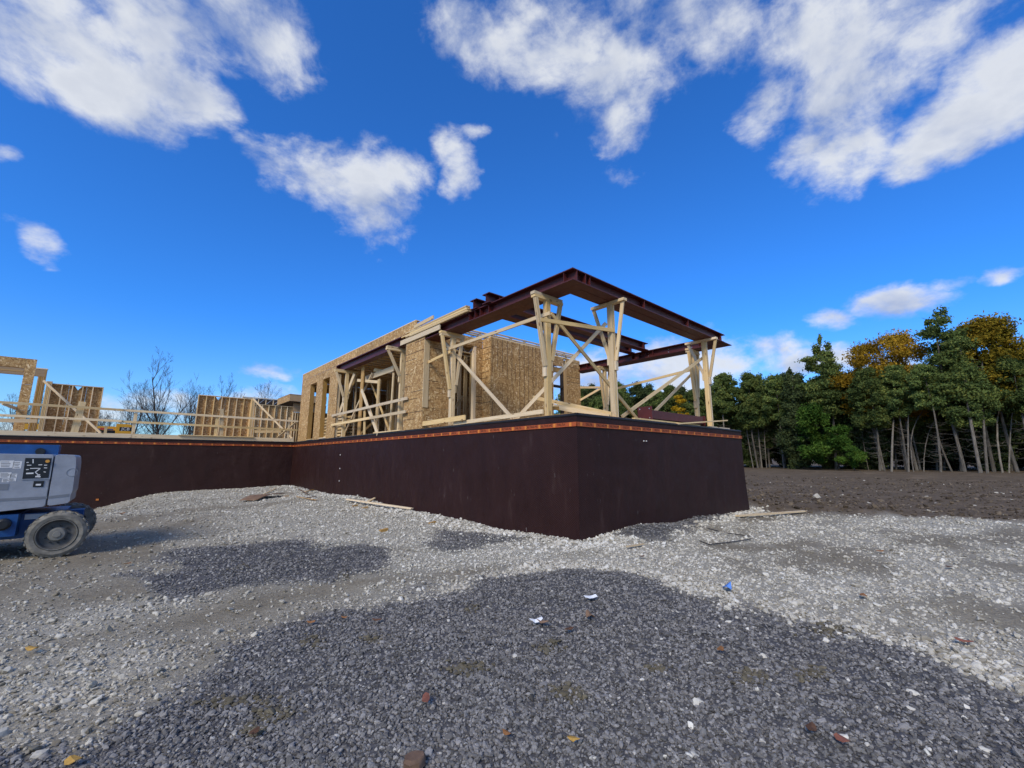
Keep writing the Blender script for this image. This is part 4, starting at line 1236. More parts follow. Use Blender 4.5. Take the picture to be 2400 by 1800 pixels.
solid('bottom', MB().box(ba.x - .012, ba.x + 2.2, 23.021, 26.0, bb.z - .02, bb.z - .001), 'shadow_board', bx_)
bc = on(*zG(1900, 700), v=23.4); bd = on(*zG(1900, 850), v=23.4)
solid('lower_panel', MB().box(bc.x, bc.x + 2, 23.4, 23.42, bd.z, bc.z), 'lumber_golden', bx_)
solid('post', MB().box(bc.x + .6, bc.x + .7, 23.44, 23.54, DK, bb.z), LU, bx_)
for k in range(5):
    stud(bc.x + .05 + k * .14, 23.5, DK, bd.z, bx_, ax='v')
sheets(bc.x, 1.2, 23.58, 23.592, DK, bd.z, 1.2, 3, 'osb', bx_)

# ------------------------------------------------------------------ boom lift at the left edge
LX, LY = -7.60, 4.95       # outer face of the near right wheel
lz = zat(LX, LY + .2) - 0.01
zW = lambda x, y: (x * .20495, 1000 + y * .20495)
lift = thing('boom_lift', 'blue and grey boom lift standing on the gravel at the left edge', 'boom lift', (LX - 0.9, LY + 0.9, lz))
BY = LY + 0.05             # side plane of the covers


def lp(x, y, v=BY):
    return on(*zW(x, y), v=v)


def wheel(x, y, s, rad=0.375):
    """y: outer face, s: +1 when the tyre lies behind it"""
    c = Vector((x, y, lz + rad)); w = 0.27 * s
    ty = MB().lathe([(rad * .66, .03 * s), (rad * .70, .004 * s), (rad * .84, -.004 * s), (rad * .95, .02 * s), (rad * .99, .05 * s), (rad * .99, w - .05 * s), (rad * .94, w), (rad * .66, w)], c, (0, 1, 0), 48)
    for k in range(22):
        for side in (0, 1):
            a = 2 * math.pi * (k + .5 * side) / 22; b = a + .16
            y0, y1 = (0.0, .125) if side == 0 else (.145, .27)
            P = []
            for r in (rad * .965, rad * 1.02):
                for (t, yy) in ((a, y0), (a + .10, y0), (b + .10, y1), (b, y1)) if side == 0 else ((b, y0), (b + .10, y0), (a + .10, y1), (a, y1)):
                    P.append(c + Vector((math.cos(t) * r, yy * s + (.02 * s if yy in (0.0,) else 0), math.sin(t) * r)))
            ty.hexa(P)
    wt = solid('wheel', ty, 'tyre', lift, False)
    rm = MB().lathe([(rad * .665, .02 * s), (rad * .63, .0), (rad * .60, .03 * s), (rad * .57, .06 * s), (rad * .42, .075 * s), (rad * .30, .07 * s)], c, (0, 1, 0), 40)
    solid('rim', rm, 'rim_grey', wt, True)
    solid('rim_lip', MB().lathe([(rad * .675, .018 * s), (rad * .655, -.006 * s), (rad * .625, .004 * s), (rad * .615, .03 * s)], c, (0, 1, 0), 40), 'rim_dust', wt, True)
    hb = MB().lathe([(rad * .31, .071 * s), (rad * .27, .03 * s), (rad * .25, .022 * s), (rad * .14, .018 * s), (rad * .12, .005 * s), (0.0005, .003 * s)], c, (0, 1, 0), 28)
    solid('hub', hb, 'rim_dust', wt, True)
    for k in range(9):
        a = 2 * math.pi * k / 9
        p = c + Vector((math.cos(a) * rad * .37, .07 * s, math.sin(a) * rad * .37))
        solid('wheel_nut', MB().tube([p, p - Vector((0, .022 * s, 0))], .013, 6), 'lift_black', wt)


wheel(LX, LY, 1); wheel(LX + .02, LY + 1.95, -1, .375); wheel(LX - 2.0, LY, 1); wheel(LX - 2.0, LY + 1.95, -1)
ch = MB().box(LX - 2.3, LX + .02, LY + .36, LY + 1.58, lz + .32, lz + .72).box(LX - 2.4, LX - .48, LY + .06, LY + 1.85, lz + .40, lz + .74)
solid('chassis', ch, 'lift_blue', lift)
solid('axle', MB().box(LX - .10, LX + .16, LY + .30, LY + 1.66, lz + .28, lz + .50), 'lift_blue', lift)
solid('mudguard', MB().box(LX - .05, LX + .22, LY + 1.3, LY + 1.64, lz + .42, lz + .66), 'lift_blue', lift)
solid('chassis_label', MB().box(LX - .44, LX - .12, LY + .342, LY + .352, lz + .62, lz + .705), 'label_white', lift)
for x, z, l in ((-.62, .47, .11), (-.80, .43, .12), (-.50, .52, .07)):
    solid('chassis_label', MB().box(LX + x - .16, LX + x - .16 + l, LY + .045, LY + .055, lz + z, lz + z + .025), 'label_white', lift)
solid('drive_motor', MB().lathe([(.001, 0), (.09, 0), (.09, .12), (.06, .14), (.001, .14)], (LX - .62, LY + .05, lz + .60), (0, -1, 0), 16), 'lift_black', lift)
solid('turntable', MB().lathe([(.001, .72), (.45, .72), (.45, .80), (.001, .80)], (LX - 1.0, LY + 1.0, lz), (0, 0, 1), 24), 'lift_black', lift)


def rounded_slab(poly, y0, y1, r=.05, n=4):
    """closed side outline (x,z) pulled from y0 to y1 with softened long edges"""
    cx = sum(p[0] for p in poly) / len(poly); cz = sum(p[1] for p in poly) / len(poly)
    # round the corners of the outline
    P = []
    for i in range(len(poly)):
        a, b, c = [Vector((*poly[(i + k) % len(poly)], 0)) for k in (-1, 0, 1)]
        ra = min(r, (a - b).length * .45, (c - b).length * .45); d1 = (a - b).normalized() * ra; d2 = (c - b).normalized() * ra
        for k in range(n + 1):
            t = k / n; P.append(((b + d1) * (1 - t) ** 2 + b * 2 * t * (1 - t) + (b + d2) * t * t))
    mb = MB(); m = len(P)
    for (y, s) in ((y0 + .0, .985), (y0 + .008, .993), (y0 + .03, 1.0), (y1 - .03, 1.0), (y1 - .008, .993), (y1, .985)):
        mb.v += [(cx + (p.x - cx) * s, y, cz + (p.y - cz) * s) for p in P]
    for i in range(5):
        for j in range(m):
            mb.f.append((i * m + j, i * m + (j + 1) % m, (i + 1) * m + (j + 1) % m, (i + 1) * m + j))
    mb.f.append(tuple(range(m))[::-1]); mb.f.append(tuple(5 * m + j for j in range(m)))
    return mb


q = lambda x, y: (lambda p: (p.x, p.z))(lp(x, y))
tail = [q(634, 318), q(868, 322), q(872, 420), q(828, 745), q(806, 780), q(795, 874), q(533, 912)]
solid('counterweight', rounded_slab(tail, BY, BY + 1.1, .05), 'lift_grey', lift, True)
a = q(627, 318); b = q(525, 915); c = q(0, 975); d = q(0, 308)
dx = -1.3
cov = [(a[0] - .004, a[1]), (b[0] - .004, b[1]), (c[0], c[1]), (c[0] + dx, c[1] + .02), (d[0] + dx, d[1]), (d[0], d[1])]
cover = solid('side_cover', rounded_slab(cov, BY, BY + 1.7, .035), 'lift_grey', lift, True)
# band pressed along the covers
e0, e1, f0, f1 = q(0, 838), q(0, 870), q(820, 766), q(812, 797)
k0 = (q(540, 795), q(540, 825)); dd = .004
solid('band', MB().prism([(e0[0] - 1.2, BY - dd, e0[1] - .0), (k0[0][0], BY - dd, k0[0][1]), (k0[1][0], BY - dd, k0[1][1]), (e1[0] - 1.2, BY - dd, e1[1])], (0, .006, 0)), 'lift_grey_band', lift)
solid('band', MB().prism([(k0[0][0] + .012, BY - dd, k0[0][1]), (f0[0] - .03, BY - dd, f0[1]), (f1[0] - .03, BY - dd, f1[1]), (k0[1][0] + .012, BY - dd, k0[1][1])], (0, .006, 0)), 'lift_grey_band', lift)


def flat(name, x0, y0, x1, y1, material, parent, off=.004, th=.006):
    p, r = lp(x0, y0), lp(x1, y1)
    return solid(name, MB().box(p.x, r.x, BY - off, BY - off + th, r.z, p.z), material, parent)


def quad(name, pts, material, parent, off, th=.004):
    return solid(name, MB().prism([(lp(*p).x, BY - off, lp(*p).z) for p in pts], (0, th, 0)), material, parent)


quad('panel_frame', [(283, 345), (612, 335), (572, 600), (243, 608)], 'lift_grey', lift, .010, .012)
pn = quad('control_panel', [(292, 358), (592, 360), (555, 585), (256, 597)], 'lift_black', lift, .014, .006)
# drawn machine diagram and switch marks
segs = [((345, 478), (435, 476)), ((435, 476), (462, 478)), ((462, 478), (405, 520)), ((405, 520), (438, 548)), ((300, 535), (385, 532)), ((405, 570), (465, 572)), ((425, 552), (460, 552)), ((440, 437), (485, 435)), ((305, 410), (330, 408)), ((300, 492), (330, 488)), ((505, 470), (540, 472)), ((505, 440), (540, 440)), ((500, 515), (525, 520)), ((380, 372), (380, 418)), ((310, 440), (360, 440))]
mk = MB()
for s_, e_ in segs:
    p, r = lp(*s_), lp(*e_); w = .006 if (s_, e_) not in segs[4:7] else .011
    dv = (r - p).normalized(); nn = Vector((-dv.z, 0, dv.x)) * w
    i = len(mk.v); mk.v += [(t_.x, BY - .0155, t_.z) for t_ in (p - nn, r - nn, r + nn, p + nn)]; mk.f.append((i, i + 1, i + 2, i + 3))
solid('panel_marks', mk, 'label_white', pn)
p = lp(548, 395); solid('stop_button', MB().tube([(p.x, BY - .012, p.z), (p.x, BY - .045, p.z)], .026, 12), 'amber', pn)
la = flat('latch', 388, 622, 494, 688, 'lift_black', lift, .008, .01)
flat('latch_handle', 412, 655, 468, 672, 'label_white', la, .018, .012)
# warning labels
for (x0, y0, x1, y1) in ((5, 388, 150, 470), (158, 396, 240, 478), (0, 525, 122, 585), (122, 540, 192, 582), (106, 588, 182, 624), (28, 592, 102, 634)):
    lb = flat('warning_label', x0, y0, x1, y1, 'label_white', lift, .003, .004)
    pm = MB(); ny = 4
    for k in range(ny):
        yy = y0 + (y1 - y0) * (k + .7) / (ny + .6)
        p, r = lp(x0 + 6, yy), lp(x0 + (x1 - x0) * random.uniform(.6, .93), yy + (y1 - y0) * .07)
        i = len(pm.v); pm.v += [(p.x, BY - .0045, p.z), (r.x, BY - .0045, p.z), (r.x, BY - .0045, r.z), (p.x, BY - .0045, r.z)]; pm.f.append((i, i + 1, i + 2, i + 3))
    solid('label_print', pm, 'label_print', lb)
flat('patch', 0, 655, 92, 725, 'lift_grey_band', lift, .003, .004)
# round maker's mark moulded into the counterweight
p = lp(825, 525); ring = MB().lathe([(.062, .001), (.062, -.004), (.070, -.004), (.070, .001)], (p.x, BY, p.z), (0, 1, 0), 32)
solid('moulded_ring', ring, 'lift_grey_band', lift)
bm_ = [lp(0, 212, BY + .5), lp(632, 212, BY + .5), lp(640, 300, BY + .5), lp(0, 300, BY + .5)]
zt = bm_[0].z; xr = bm_[1].x + .05
boom = solid('boom', MB().box(LX - 5.2, xr, BY + .55, BY + .85, lz + 1.70, zt + .02), 'lift_blue', lift)
solid('boom_pivot', MB().tube([(xr - .22, BY + .50, zt - .10), (xr - .22, BY + .90, zt - .10)], .06, 16), 'lift_black', lift)
solid('boom_base', MB().box(xr - .01, xr + .10, BY + .5, BY + .95, lz + 1.66, lz + 1.71), 'lift_blue', lift)
solid('tower_boom', MB().box(LX - 3.6, LX - .5, BY + .9, BY + 1.15, lz + 1.70, lz + 1.86), 'lift_blue', lift)
bk = MB()
bz = lz + .55
for (x0, x1, y0, y1, z0, z1_) in ((-6.3, -5.25, .1, 1.6, 0, .04), (-6.3, -6.26, .1, 1.6, 1.05, 1.1), (-5.3, -5.25, .1, 1.6, 1.05, 1.1), (-6.3, -5.25, .1, .14, 1.05, 1.1), (-6.3, -5.25, 1.56, 1.6, 1.05, 1.1), (-6.3, -5.25, .1, .14, .55, .59), (-6.3, -5.25, 1.56, 1.6, .55, .59), (-5.3, -5.26, .6, .9, .04, 1.2)):
    bk.box(LX + x0, LX + x1, BY + y0, BY + y1, bz + z0, bz + z1_)
for x in (-6.3, -5.29):
    for y in (.1, 1.56):
        bk.box(LX + x, LX + x + .04, BY + y, BY + y + .04, bz, bz + 1.05)
solid('basket', bk, 'lift_grey', lift)

# ------------------------------------------------------------------ yellow telehandler far behind the deck
ta = on(273, 993, v=31.0); tb = on(304, 1016, v=31.0)
TXc = (ta.x + tb.x) / 2; tz = zat(TXc, 32)
th = thing('telehandler', 'yellow telehandler parked behind the far deck, only its top showing', 'telehandler', (TXc, 32, tz))
top = ta.z
solid('engine_cover', rounded_slab([(ta.x, top - .75), (tb.x + .05, top - .75), (tb.x + .05, top - .06), (tb.x - .1, top), (ta.x, top)], 31.0, 32.6, .06), 'machine_yellow', th, True)
solid('chassis', MB().box(ta.x - 2.6, tb.x + .2, 31.2, 32.6, tz + .7, top - .72), 'lift_black', th)
solid('boom', MB().box(ta.x - 4.4, tb.x - .3, 32.65, 32.95, top - .45, top - .1), 'machine_yellow', th)
solid('bonnet', MB().box(ta.x - 2.0, ta.x - .02, 31.1, 32.5, top - .72, top - .42), 'lift_black', th)
solid('cab_frame', MB().box(ta.x - 2.0, ta.x - .1, 31.06, 31.2, top - .40, top - .34).box(ta.x - 2.0, ta.x - 1.9, 31.06, 31.2, top - .72, top - .40), 'lift_blue', th)
solid('bonnet_light', MB().box(ta.x - .7, ta.x - .4, 31.0, 31.08, top - .40, top - .28), 'label_red', th)
wv = word_mesh('JCB', .26)
letters('lettering', [(wv, 0, 0)], Vector(((ta.x + tb.x) / 2 + .12, 30.994, top - .32)), Vector((1, 0, 0)), Vector((0, -1, 0)), 'label_white', th)
solid('lettering_bar', MB().box((ta.x + tb.x) / 2 - .17, (ta.x + tb.x) / 2 + .41, 30.9955, 30.9985, top - .44, top - .20), 'lift_black', th)
for x in (ta.x - 2.2, tb.x - .4):
    for y in (31.0, 32.4):
        w = MB().lathe([(.25, 0), (.55, 0), (.6, .05), (.6, .36), (.55, .4), (.25, .4)], (x, y, tz + .6), (0, 1, 0), 28)
        ww = solid('wheel', w, 'tyre', th, True)
        solid('rim', MB().lathe([(.001, .06), (.26, .06), (.26, .02)], (x, y, tz + .6), (0, 1, 0), 20), 'machine_yellow', ww)
# the ground behind the deck is higher: a bank of soil carries the machine

# ------------------------------------------------------------------ loose things on the ground


def gp(x, y, lift_=0.0):
    p = on(x, y, z=0.0)
    for _ in range(6):
        p = on(x, y, z=zat(p.x, p.y) + lift_)
    return p


def lying(name, label, a, b, w, t, m=LU, cat='board', lift_=0.04):
    p, q_ = gp(*a, lift_), gp(*b, lift_)
    return tag(board(name, p, q_, t, w, m), label, cat)


lying('plank', 'long plank lying on the gravel along the left foundation wall', (813, 1170), (966, 1192), .10, .04, lift_=.08)
lying('plank', 'short plank crossing the end of the long plank by the foundation', (862, 1176), (884, 1165), .10, .04, lift_=.12)
lying('plank', 'plank lying on the pale gravel right of the foundation', (1728, 1209), (1886, 1198), .12, .04, lift_=.05)
lying('plank', 'small splinter of wood in front of the foundation corner', (1470, 1281), (1508, 1275), .05, .02, lift_=.04)
lying('stick', 'thin stick leaning up from the cardboard in the inner corner', (618, 1158), (682, 1129), .03, .03, lift_=.12)
for k, (a, b, l) in enumerate([((700, 1146), (722, 1158), 'short brown lath in the inner corner leaning on the stones'), ((715, 1152), (742, 1146), 'pale lath lying in the inner corner'), ((716, 1167), (741, 1163), 'reddish lath lying below the inner corner'), ((696, 1164), (742, 1172), 'dark thin lath lying below the inner corner')]):
    lying('lath', l, a, b, .05, .02, 'lumber_golden' if k % 2 else 'stone_brown', 'lath', .06)
for (x, y, l) in ((671, 1163, 'small wood offcut beside the cardboard'), (856, 1190, 'wood offcut below the long plank'), (899, 1243, 'wood offcut on the gravel before the left wall'), (1013, 1226, 'wood offcut close to the left foundation wall'), (832, 1186, 'flat wood chip below the long plank')):
    p = gp(x, y, .02); s = .09
    o = solid('wood_offcut', MB().hexa([Vector((p.x + cx * s, p.y + cy * s * .6, p.z + cz * .06 + cx * .01)) for cx, cy, cz in ((-1, -1, -.5), (1, -.7, -.5), (1.1, 1, -.5), (-1, .9, -.5), (-1, -1, .5), (1, -.7, .6), (1.1, 1, .5), (-1, .9, .4))]), 'lumber_golden')
    tag(o, l, 'offcut', 'wood offcuts on the gravel')
# bent sheet of cardboard
ca, cb, cc, cd = gp(560, 1174, .05), gp(604, 1172, .04), gp(668, 1153, .16), gp(615, 1156, .14)
mb = MB(); n = 8
for i in range(n + 1):
    for j in range(5):
        s_, t_ = i / n, j / 4
        p = (ca * (1 - s_) + cd * s_) * (1 - t_) + (cb * (1 - s_) + cc * s_) * t_
        mb.v.append(tuple(p + UPZ * (.05 * math.sin(s_ * 4.4) + .015 * math.sin(7 * t_ + s_ * 3))))
for i in range(n):
    for j in range(4):
        mb.f.append((i * 5 + j, (i + 1) * 5 + j, (i + 1) * 5 + j + 1, i * 5 + j + 1))
o = solid('cardboard_sheet', mb, 'cardboard', None, True)
sm = o.modifiers.new('thickness', 'SOLIDIFY'); sm.thickness = .012
tag(o, 'bent brown sheet of cardboard lying near the inner corner', 'cardboard')
# black bars on the pale gravel
for (pts, l) in (([(1640, 1268), (1662, 1276), (1700, 1272), (1762, 1263)], 'bent black bar lying on the pale gravel right of the corner'), ([(1658, 1238), (1684, 1245)], 'short black bar on the gravel by the foundation'), ([(1703, 1249), (1758, 1257)], 'straight black bar on the gravel right of the corner')):
    P = [gp(x, y, .03 + .03 * (k == 0)) for k, (x, y) in enumerate(pts)]
    tag(solid('black_bar', MB().tube(P, .010, 6), 'rebar'), l, 'bar', 'black bars on the gravel')


def scrap(name, label, x, y, size, m, cat, curl=.3, seed=0, lift_=.045):
    """ragged thin sheet with a curl"""
    rnd = random.Random(seed + int(x)); p = gp(x, y, lift_); n = 9; mb = MB()
    an = rnd.uniform(0, 6.28); mb.v.append((p.x, p.y, p.z + size * curl * .35))
    for k in range(n):
        t = 2 * math.pi * k / n; r = size * rnd.uniform(.62, 1.1)
        a_, b_ = math.cos(t) * r * 1.2, math.sin(t) * r * .75
        mb.v.append((p.x + a_ * math.cos(an) - b_ * math.sin(an), p.y + a_ * math.sin(an) + b_ * math.cos(an), p.z + size * curl * (abs(math.cos(t)) ** 2 * rnd.uniform(.6, 1.2) - .15)))
    mb.f = [(0, 1 + k, 1 + (k + 1) % n) for k in range(n)]
    o = solid(name, mb, m); s_ = o.modifiers.new('thickness', 'SOLIDIFY'); s_.thickness = .003
    return tag(o, label, cat)


scrap('plastic_scrap', 'crumpled blue plastic scrap at the edge of the dark gravel', 1704, 1378, .085, 'plastic_blue', 'scrap', .8)
scrap('paper_scrap', 'flat white paper scrap near the top of the dark gravel', 1384, 1399, .07, 'paper_white', 'scrap', .35)
scrap('paper_scrap', 'white paper scrap beside a brown one on the dark gravel', 1254, 1455, .06, 'paper_white', 'scrap', .6)
scrap('cardboard_scrap', 'brown cardboard scrap touching the white paper scrap', 1271, 1457, .05, 'cardboard', 'scrap', .4)
scrap('cardboard_scrap', 'torn tan cardboard scrap on the dark gravel', 1382, 1444, .06, 'cardboard', 'scrap', .7)
for (x, y, sz, m, l) in [(76, 1520, .065, 'leaf_yellow', 'yellow leaf on the trodden gravel at the left edge'), (171, 1781, .05, 'leaf_yellow', 'yellow leaf on the dark gravel at the bottom left'), (998, 1637, .05, 'leaf_red', 'reddish leaf lying alone in the middle of the dark gravel'),
                         (594, 1716, .045, 'leaf_brown', 'dark brown leaf on the lower left dark gravel'), (1342, 1731, .035, 'leaf_yellow', 'small yellow leaf at the bottom of the dark gravel'), (2260, 1501, .06, 'leaf_red', 'red brown leaf on the pale stones at the right'),
                         (2062, 1291, .07, 'leaf_orange', 'orange leaf on the pale gravel far right'), (2022, 1395, .06, 'leaf_orange', 'orange leaf on the pale gravel in the middle right'), (1333, 1473, .05, 'leaf_brown', 'brown leaf near the paper scraps'), (1973, 1731, .045, 'leaf_red', 'red leaf on the dark gravel at the lower right'),
                         (1504, 1303, .06, 'leaf_brown', 'dark leaf on the pale gravel before the corner'), (728, 1457, .05, 'leaf_orange', 'orange leaf at the left rim of the dark gravel'), (808, 1446, .04, 'leaf_orange', 'tiny orange leaf at the upper rim of the dark gravel'), (885, 1452, .05, 'leaf_brown', 'curled brown leaf on the upper dark gravel'),
                         (1902, 1705, .05, 'leaf_brown', 'brown leaf near the bottom right of the dark gravel'), (2225, 1328, .06, 'leaf_brown', 'brown leaf on the dirt at the far right'), (300, 1320, .06, 'leaf_orange', 'orange leaf beside the second dark gravel patch'), (285, 1203, .1, 'leaf_orange', 'brown leaves on the slope right of the lift'), (1690, 1521, .05, 'leaf_orange', 'orange leaf in the right half of the dark gravel'), (1186, 1716, .03, 'leaf_orange', 'tiny orange leaf at the bottom middle')]:
    scrap('leaf', l, x, y, sz * .85, m, 'leaf', .3)['group'] = 'fallen leaves on the gravel'
p = gp(971, 1785, .03)
mb = MB()
for k in range(8):
    for j in range(5):
        a_ = 2 * math.pi * k / 8; e_ = -.9 + 1.8 * j / 4
        r_ = .050 * math.cos(e_ * .8) * (1 + .3 * mnoise.noise((k * .7, j * .9, 2)))
        mb.v.append((p.x + math.cos(a_) * r_ * 1.2, p.y + math.sin(a_) * r_, p.z + .036 * math.sin(e_)))
for k in range(8):
    for j in range(4):
        mb.f.append((k * 5 + j, ((k + 1) % 8) * 5 + j, ((k + 1) % 8) * 5 + j + 1, k * 5 + j + 1))
mb.f += [tuple(k * 5 + 4 for k in range(8)), tuple(k * 5 for k in range(8))[::-1]]
tag(solid('brown_stone', mb, 'stone_brown', None, True), 'brown stone at the bottom edge of the dark gravel', 'stone')

# ------------------------------------------------------------------ trees


def leaf_cloud(centres, n, size, up_bias=.2, seed=0, droop=0.0):
    """n leaf-sized triangles/quads spread through ellipsoid clumps; returns mesh arrays with a tint"""
    rg = np.random.default_rng(seed)
    C_ = np.array([c[:3] for c in centres]); S_ = np.array([c[3:6] for c in centres]); wts = np.prod(S_, 1) ** .72; wts /= wts.sum()
    idx = rg.choice(len(C_), n, p=wts)
    d = rg.normal(size=(n, 3)); d /= np.linalg.norm(d, axis=1)[:, None]
    rad = rg.random(n) ** .42
    P = C_[idx] + d * rad[:, None] * S_[idx] * (1 + .25 * rg.normal(size=(n, 1)) * (rad > .85)[:, None])
    a = rg.normal(size=(n, 3)); a[:, 2] -= droop; a /= np.linalg.norm(a, axis=1)[:, None]
    nn = d * .6 + rg.normal(size=(n, 3)) * .6 + np.array([0, 0, up_bias]); b = np.cross(nn, a); b /= np.linalg.norm(b, axis=1)[:, None] + 1e-9
    s = size * rg.uniform(.6, 1.5, n)[:, None]
    V = np.stack([P - a * s, P + b * s * .45, P + a * s, P - b * s * .45], 1).reshape(-1, 3)
    tint = np.clip(.5 + .22 * rg.normal(size=n) + (rg.random(len(C_))[idx] - .5) * .5, 0, 1)
    return V, np.repeat(tint, 4)


def leaf_mesh(name, V, tint, material):
    n = len(V) // 4; m = bpy.data.meshes.new(name)
    m.vertices.add(len(V)); m.vertices.foreach_set('co', V.astype(np.float32).ravel())
    m.loops.add(4 * n); m.loops.foreach_set('vertex_index', np.arange(4 * n, dtype=np.int32))
    m.polygons.add(n); m.polygons.foreach_set('loop_start', np.arange(0, 4 * n, 4, dtype=np.int32))
    a = m.attributes.new('tint', 'FLOAT', 'POINT'); a.data.foreach_set('value', tint.astype(np.float32))
    m.update(calc_edges=True); m.materials.append(MATS[material])
    return m


def conifer(seed, H, base, wid, n, size, material, taper=1.0):
    """ragged cedar/spruce: whorls of clumps from base to top, total height H"""
    rg = random.Random(seed); cl = []
    z = base
    while z < H:
        f = (z - base) / (H - base); r = wid * (1 - f) ** (.62 * taper) * rg.uniform(.75, 1.15) * min(1, .45 + 2.4 * f)
        k = max(1, int(2 + 5 * (1 - f)))
        for i in range(k):
            a = rg.uniform(0, 6.283); q_ = r * rg.uniform(.35, .85)
            cl.append((math.cos(a) * q_, math.sin(a) * q_, z + rg.uniform(-.3, .3), r * rg.uniform(.28, .5) + .12, r * rg.uniform(.28, .5) + .12, rg.uniform(.28, .6)))
        z += rg.uniform(.28, .5) * max(1, H / 12)
    cl.append((0, 0, H - .2, .16, .16, .55))
    V, t = leaf_cloud(cl, n, size, .25, seed, .3)
    return leaf_mesh('crown', V, t, material)


def broadleaf(seed, H, base, wid, n, size, material, lobes=26, ls=(.14, .38)):
    rg = random.Random(seed); cl = []
    for i in range(lobes):
        f = rg.random(); a = rg.uniform(0, 6.283); r = wid * math.sin(math.pi * (.18 + .74 * f)) * rg.uniform(.3, .95)
        s_ = wid * rg.uniform(*ls)
        cl.append((math.cos(a) * r, math.sin(a) * r, base + (H - base) * f * .94, s_, s_, s_ * rg.uniform(.6, .95)))
    V, t = leaf_cloud(cl, n, size, .3, seed)
    return leaf_mesh('crown', V, t, material)


def trunk_mesh(seed, H, r, lean=(0, 0), bend=0.0, twigs=0, tz=(.1, .7), mt='bark_grey', tl=1.3):
    rg = random.Random(seed); mb = MB(); P = []; Q = []
    for k in range(9):
        f = k / 8
        P.append(Vector((lean[0] * f * H + bend * H * math.sin(f * 3.1) * .12 + rg.uniform(-.02, .02), lean[1] * f * H + rg.uniform(-.02, .02), f * H - .25 * (k == 0))))
        Q.append(r * (1 - .82 * f) + .008)
    mb.tube(P, Q, 8)
    for _ in range(twigs):
        f = rg.uniform(*tz); i = min(7, int(f * 8)); p = P[i].lerp(P[i + 1], f * 8 - i); a = rg.uniform(0, 6.283)
        d = Vector((math.cos(a), math.sin(a), rg.uniform(-.25, .2))); l = rg.uniform(.4, 1) * tl
        mb.tube([p, p + d * l * .5, p + d * l + UPZ * l * rg.uniform(0, .35)], [.016, .011, .005], 3, False)
    m = mb.mesh('trunk', True); m.materials.append(MATS[mt]); return m


def bare_mesh(seed, H, r, spread=.45, depth=4, mt='bark_dark'):
    """leafless tree: one wavering stem that may fork, boughs along it, twigs on the boughs"""
    rg = random.Random(seed); mb = MB()

    def limb(p, d, l, rr, k, up):
        n = 6 if k >= depth else 4; pts = [p]; rad = [rr]
        for i in range(n):
            d = (d + Vector((rg.uniform(-1, 1), rg.uniform(-1, 1), rg.uniform(-.5, .7))) * .13 + UPZ * up).normalized()
            pts.append(pts[-1] + d * l / n); rad.append(max(.008, rr * (1 - .8 * (i + 1) / n)))
        mb.tube(pts, rad, 6 if k >= depth else 4 if k > 1 else 3, False)
        if k == 0:
            return
        m = {depth: 13, depth - 1: 7, depth - 2: 5}.get(k, 4)
        for j in range(m):
            f = rg.uniform(.34 if k == depth else .2, .98); i = min(n - 1, int(f * n)); q = pts[i].lerp(pts[i + 1], f * n - i)
            dd = (pts[i + 1] - pts[i]).normalized(); a = rg.uniform(0, 6.283)
            perp = dd.cross(Vector((math.cos(a), math.sin(a), .2))).normalized(); s_ = spread * rg.uniform(.6, 1.4)
            limb(q, (dd + perp * s_ * 1.7).normalized(), l * (rg.uniform(.30, .5) * (1.15 - .55 * f) + .06), rad[i] * rg.uniform(.4, .62), k - 1, .10)
        if k == depth and rg.random() < .7:
            i = rg.randint(2, 3); a = rg.uniform(0, 6.28)
            limb(pts[i], (UPZ + Vector((math.cos(a), math.sin(a), 0)) * .35).normalized(), l * .6, rad[i] * .75, k - 1, .05)
    limb(Vector((0, 0, -.3)), (UPZ + Vector((rg.uniform(-.1, .1), rg.uniform(-.1, .1), 0))).normalized(), H, r, depth, .02)
    m = mb.mesh('branches', True); m.materials.append(MATS[mt]); return m


def tree(name, label, pos, crown, trunk, s=1.0, rz=None, group=None, cat='tree', sz=None):
    o = thing(name, label, cat, pos, group, random.uniform(0, 6.28) if rz is None else rz)
    S = Matrix.Diagonal((s, s, sz or s, 1))
    if trunk:
        link('trunk', trunk, None, o, wmat(o) @ S)
    if crown:
        link('crown', crown, None, o, wmat(o) @ S)
    return o


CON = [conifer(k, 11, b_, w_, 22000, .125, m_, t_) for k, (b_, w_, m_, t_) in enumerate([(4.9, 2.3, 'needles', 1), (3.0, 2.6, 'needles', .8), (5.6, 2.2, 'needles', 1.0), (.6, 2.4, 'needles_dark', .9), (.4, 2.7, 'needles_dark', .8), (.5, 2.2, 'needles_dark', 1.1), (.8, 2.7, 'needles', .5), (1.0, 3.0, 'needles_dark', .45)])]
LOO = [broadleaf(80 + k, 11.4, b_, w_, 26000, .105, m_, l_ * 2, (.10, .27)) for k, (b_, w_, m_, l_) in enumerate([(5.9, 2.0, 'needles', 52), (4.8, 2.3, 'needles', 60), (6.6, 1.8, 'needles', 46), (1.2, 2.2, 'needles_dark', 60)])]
OLD = [conifer(20 + k, 15, 6.6 - k, 3.0, 26000, .13, 'needles', .72) for k in range(2)]
TR = [trunk_mesh(k, 10.2, .105, (random.uniform(-.03, .03), random.uniform(-.03, .03)), random.uniform(-.3, .3), 46, (.06, .5)) for k in range(4)]
TRB = [trunk_mesh(40 + k, 14, .13, (0.02, 0), .2, 34, (.08, .5), tl=1.6) for k in range(2)]
TRM = trunk_mesh(44, 10.5, .13, (0.01, 0), .2, 20, (.1, .5), tl=1.4)
ORA = [broadleaf(60, 13, 5.5, 3.3, 26000, .11, 'foliage_orange', 60), broadleaf(61, 13, 5.5, 3.0, 26000, .11, 'foliage_olive', 60)]
GRN = broadleaf(63, 6.5, .8, 2.4, 20000, .12, 'foliage_green', 26)
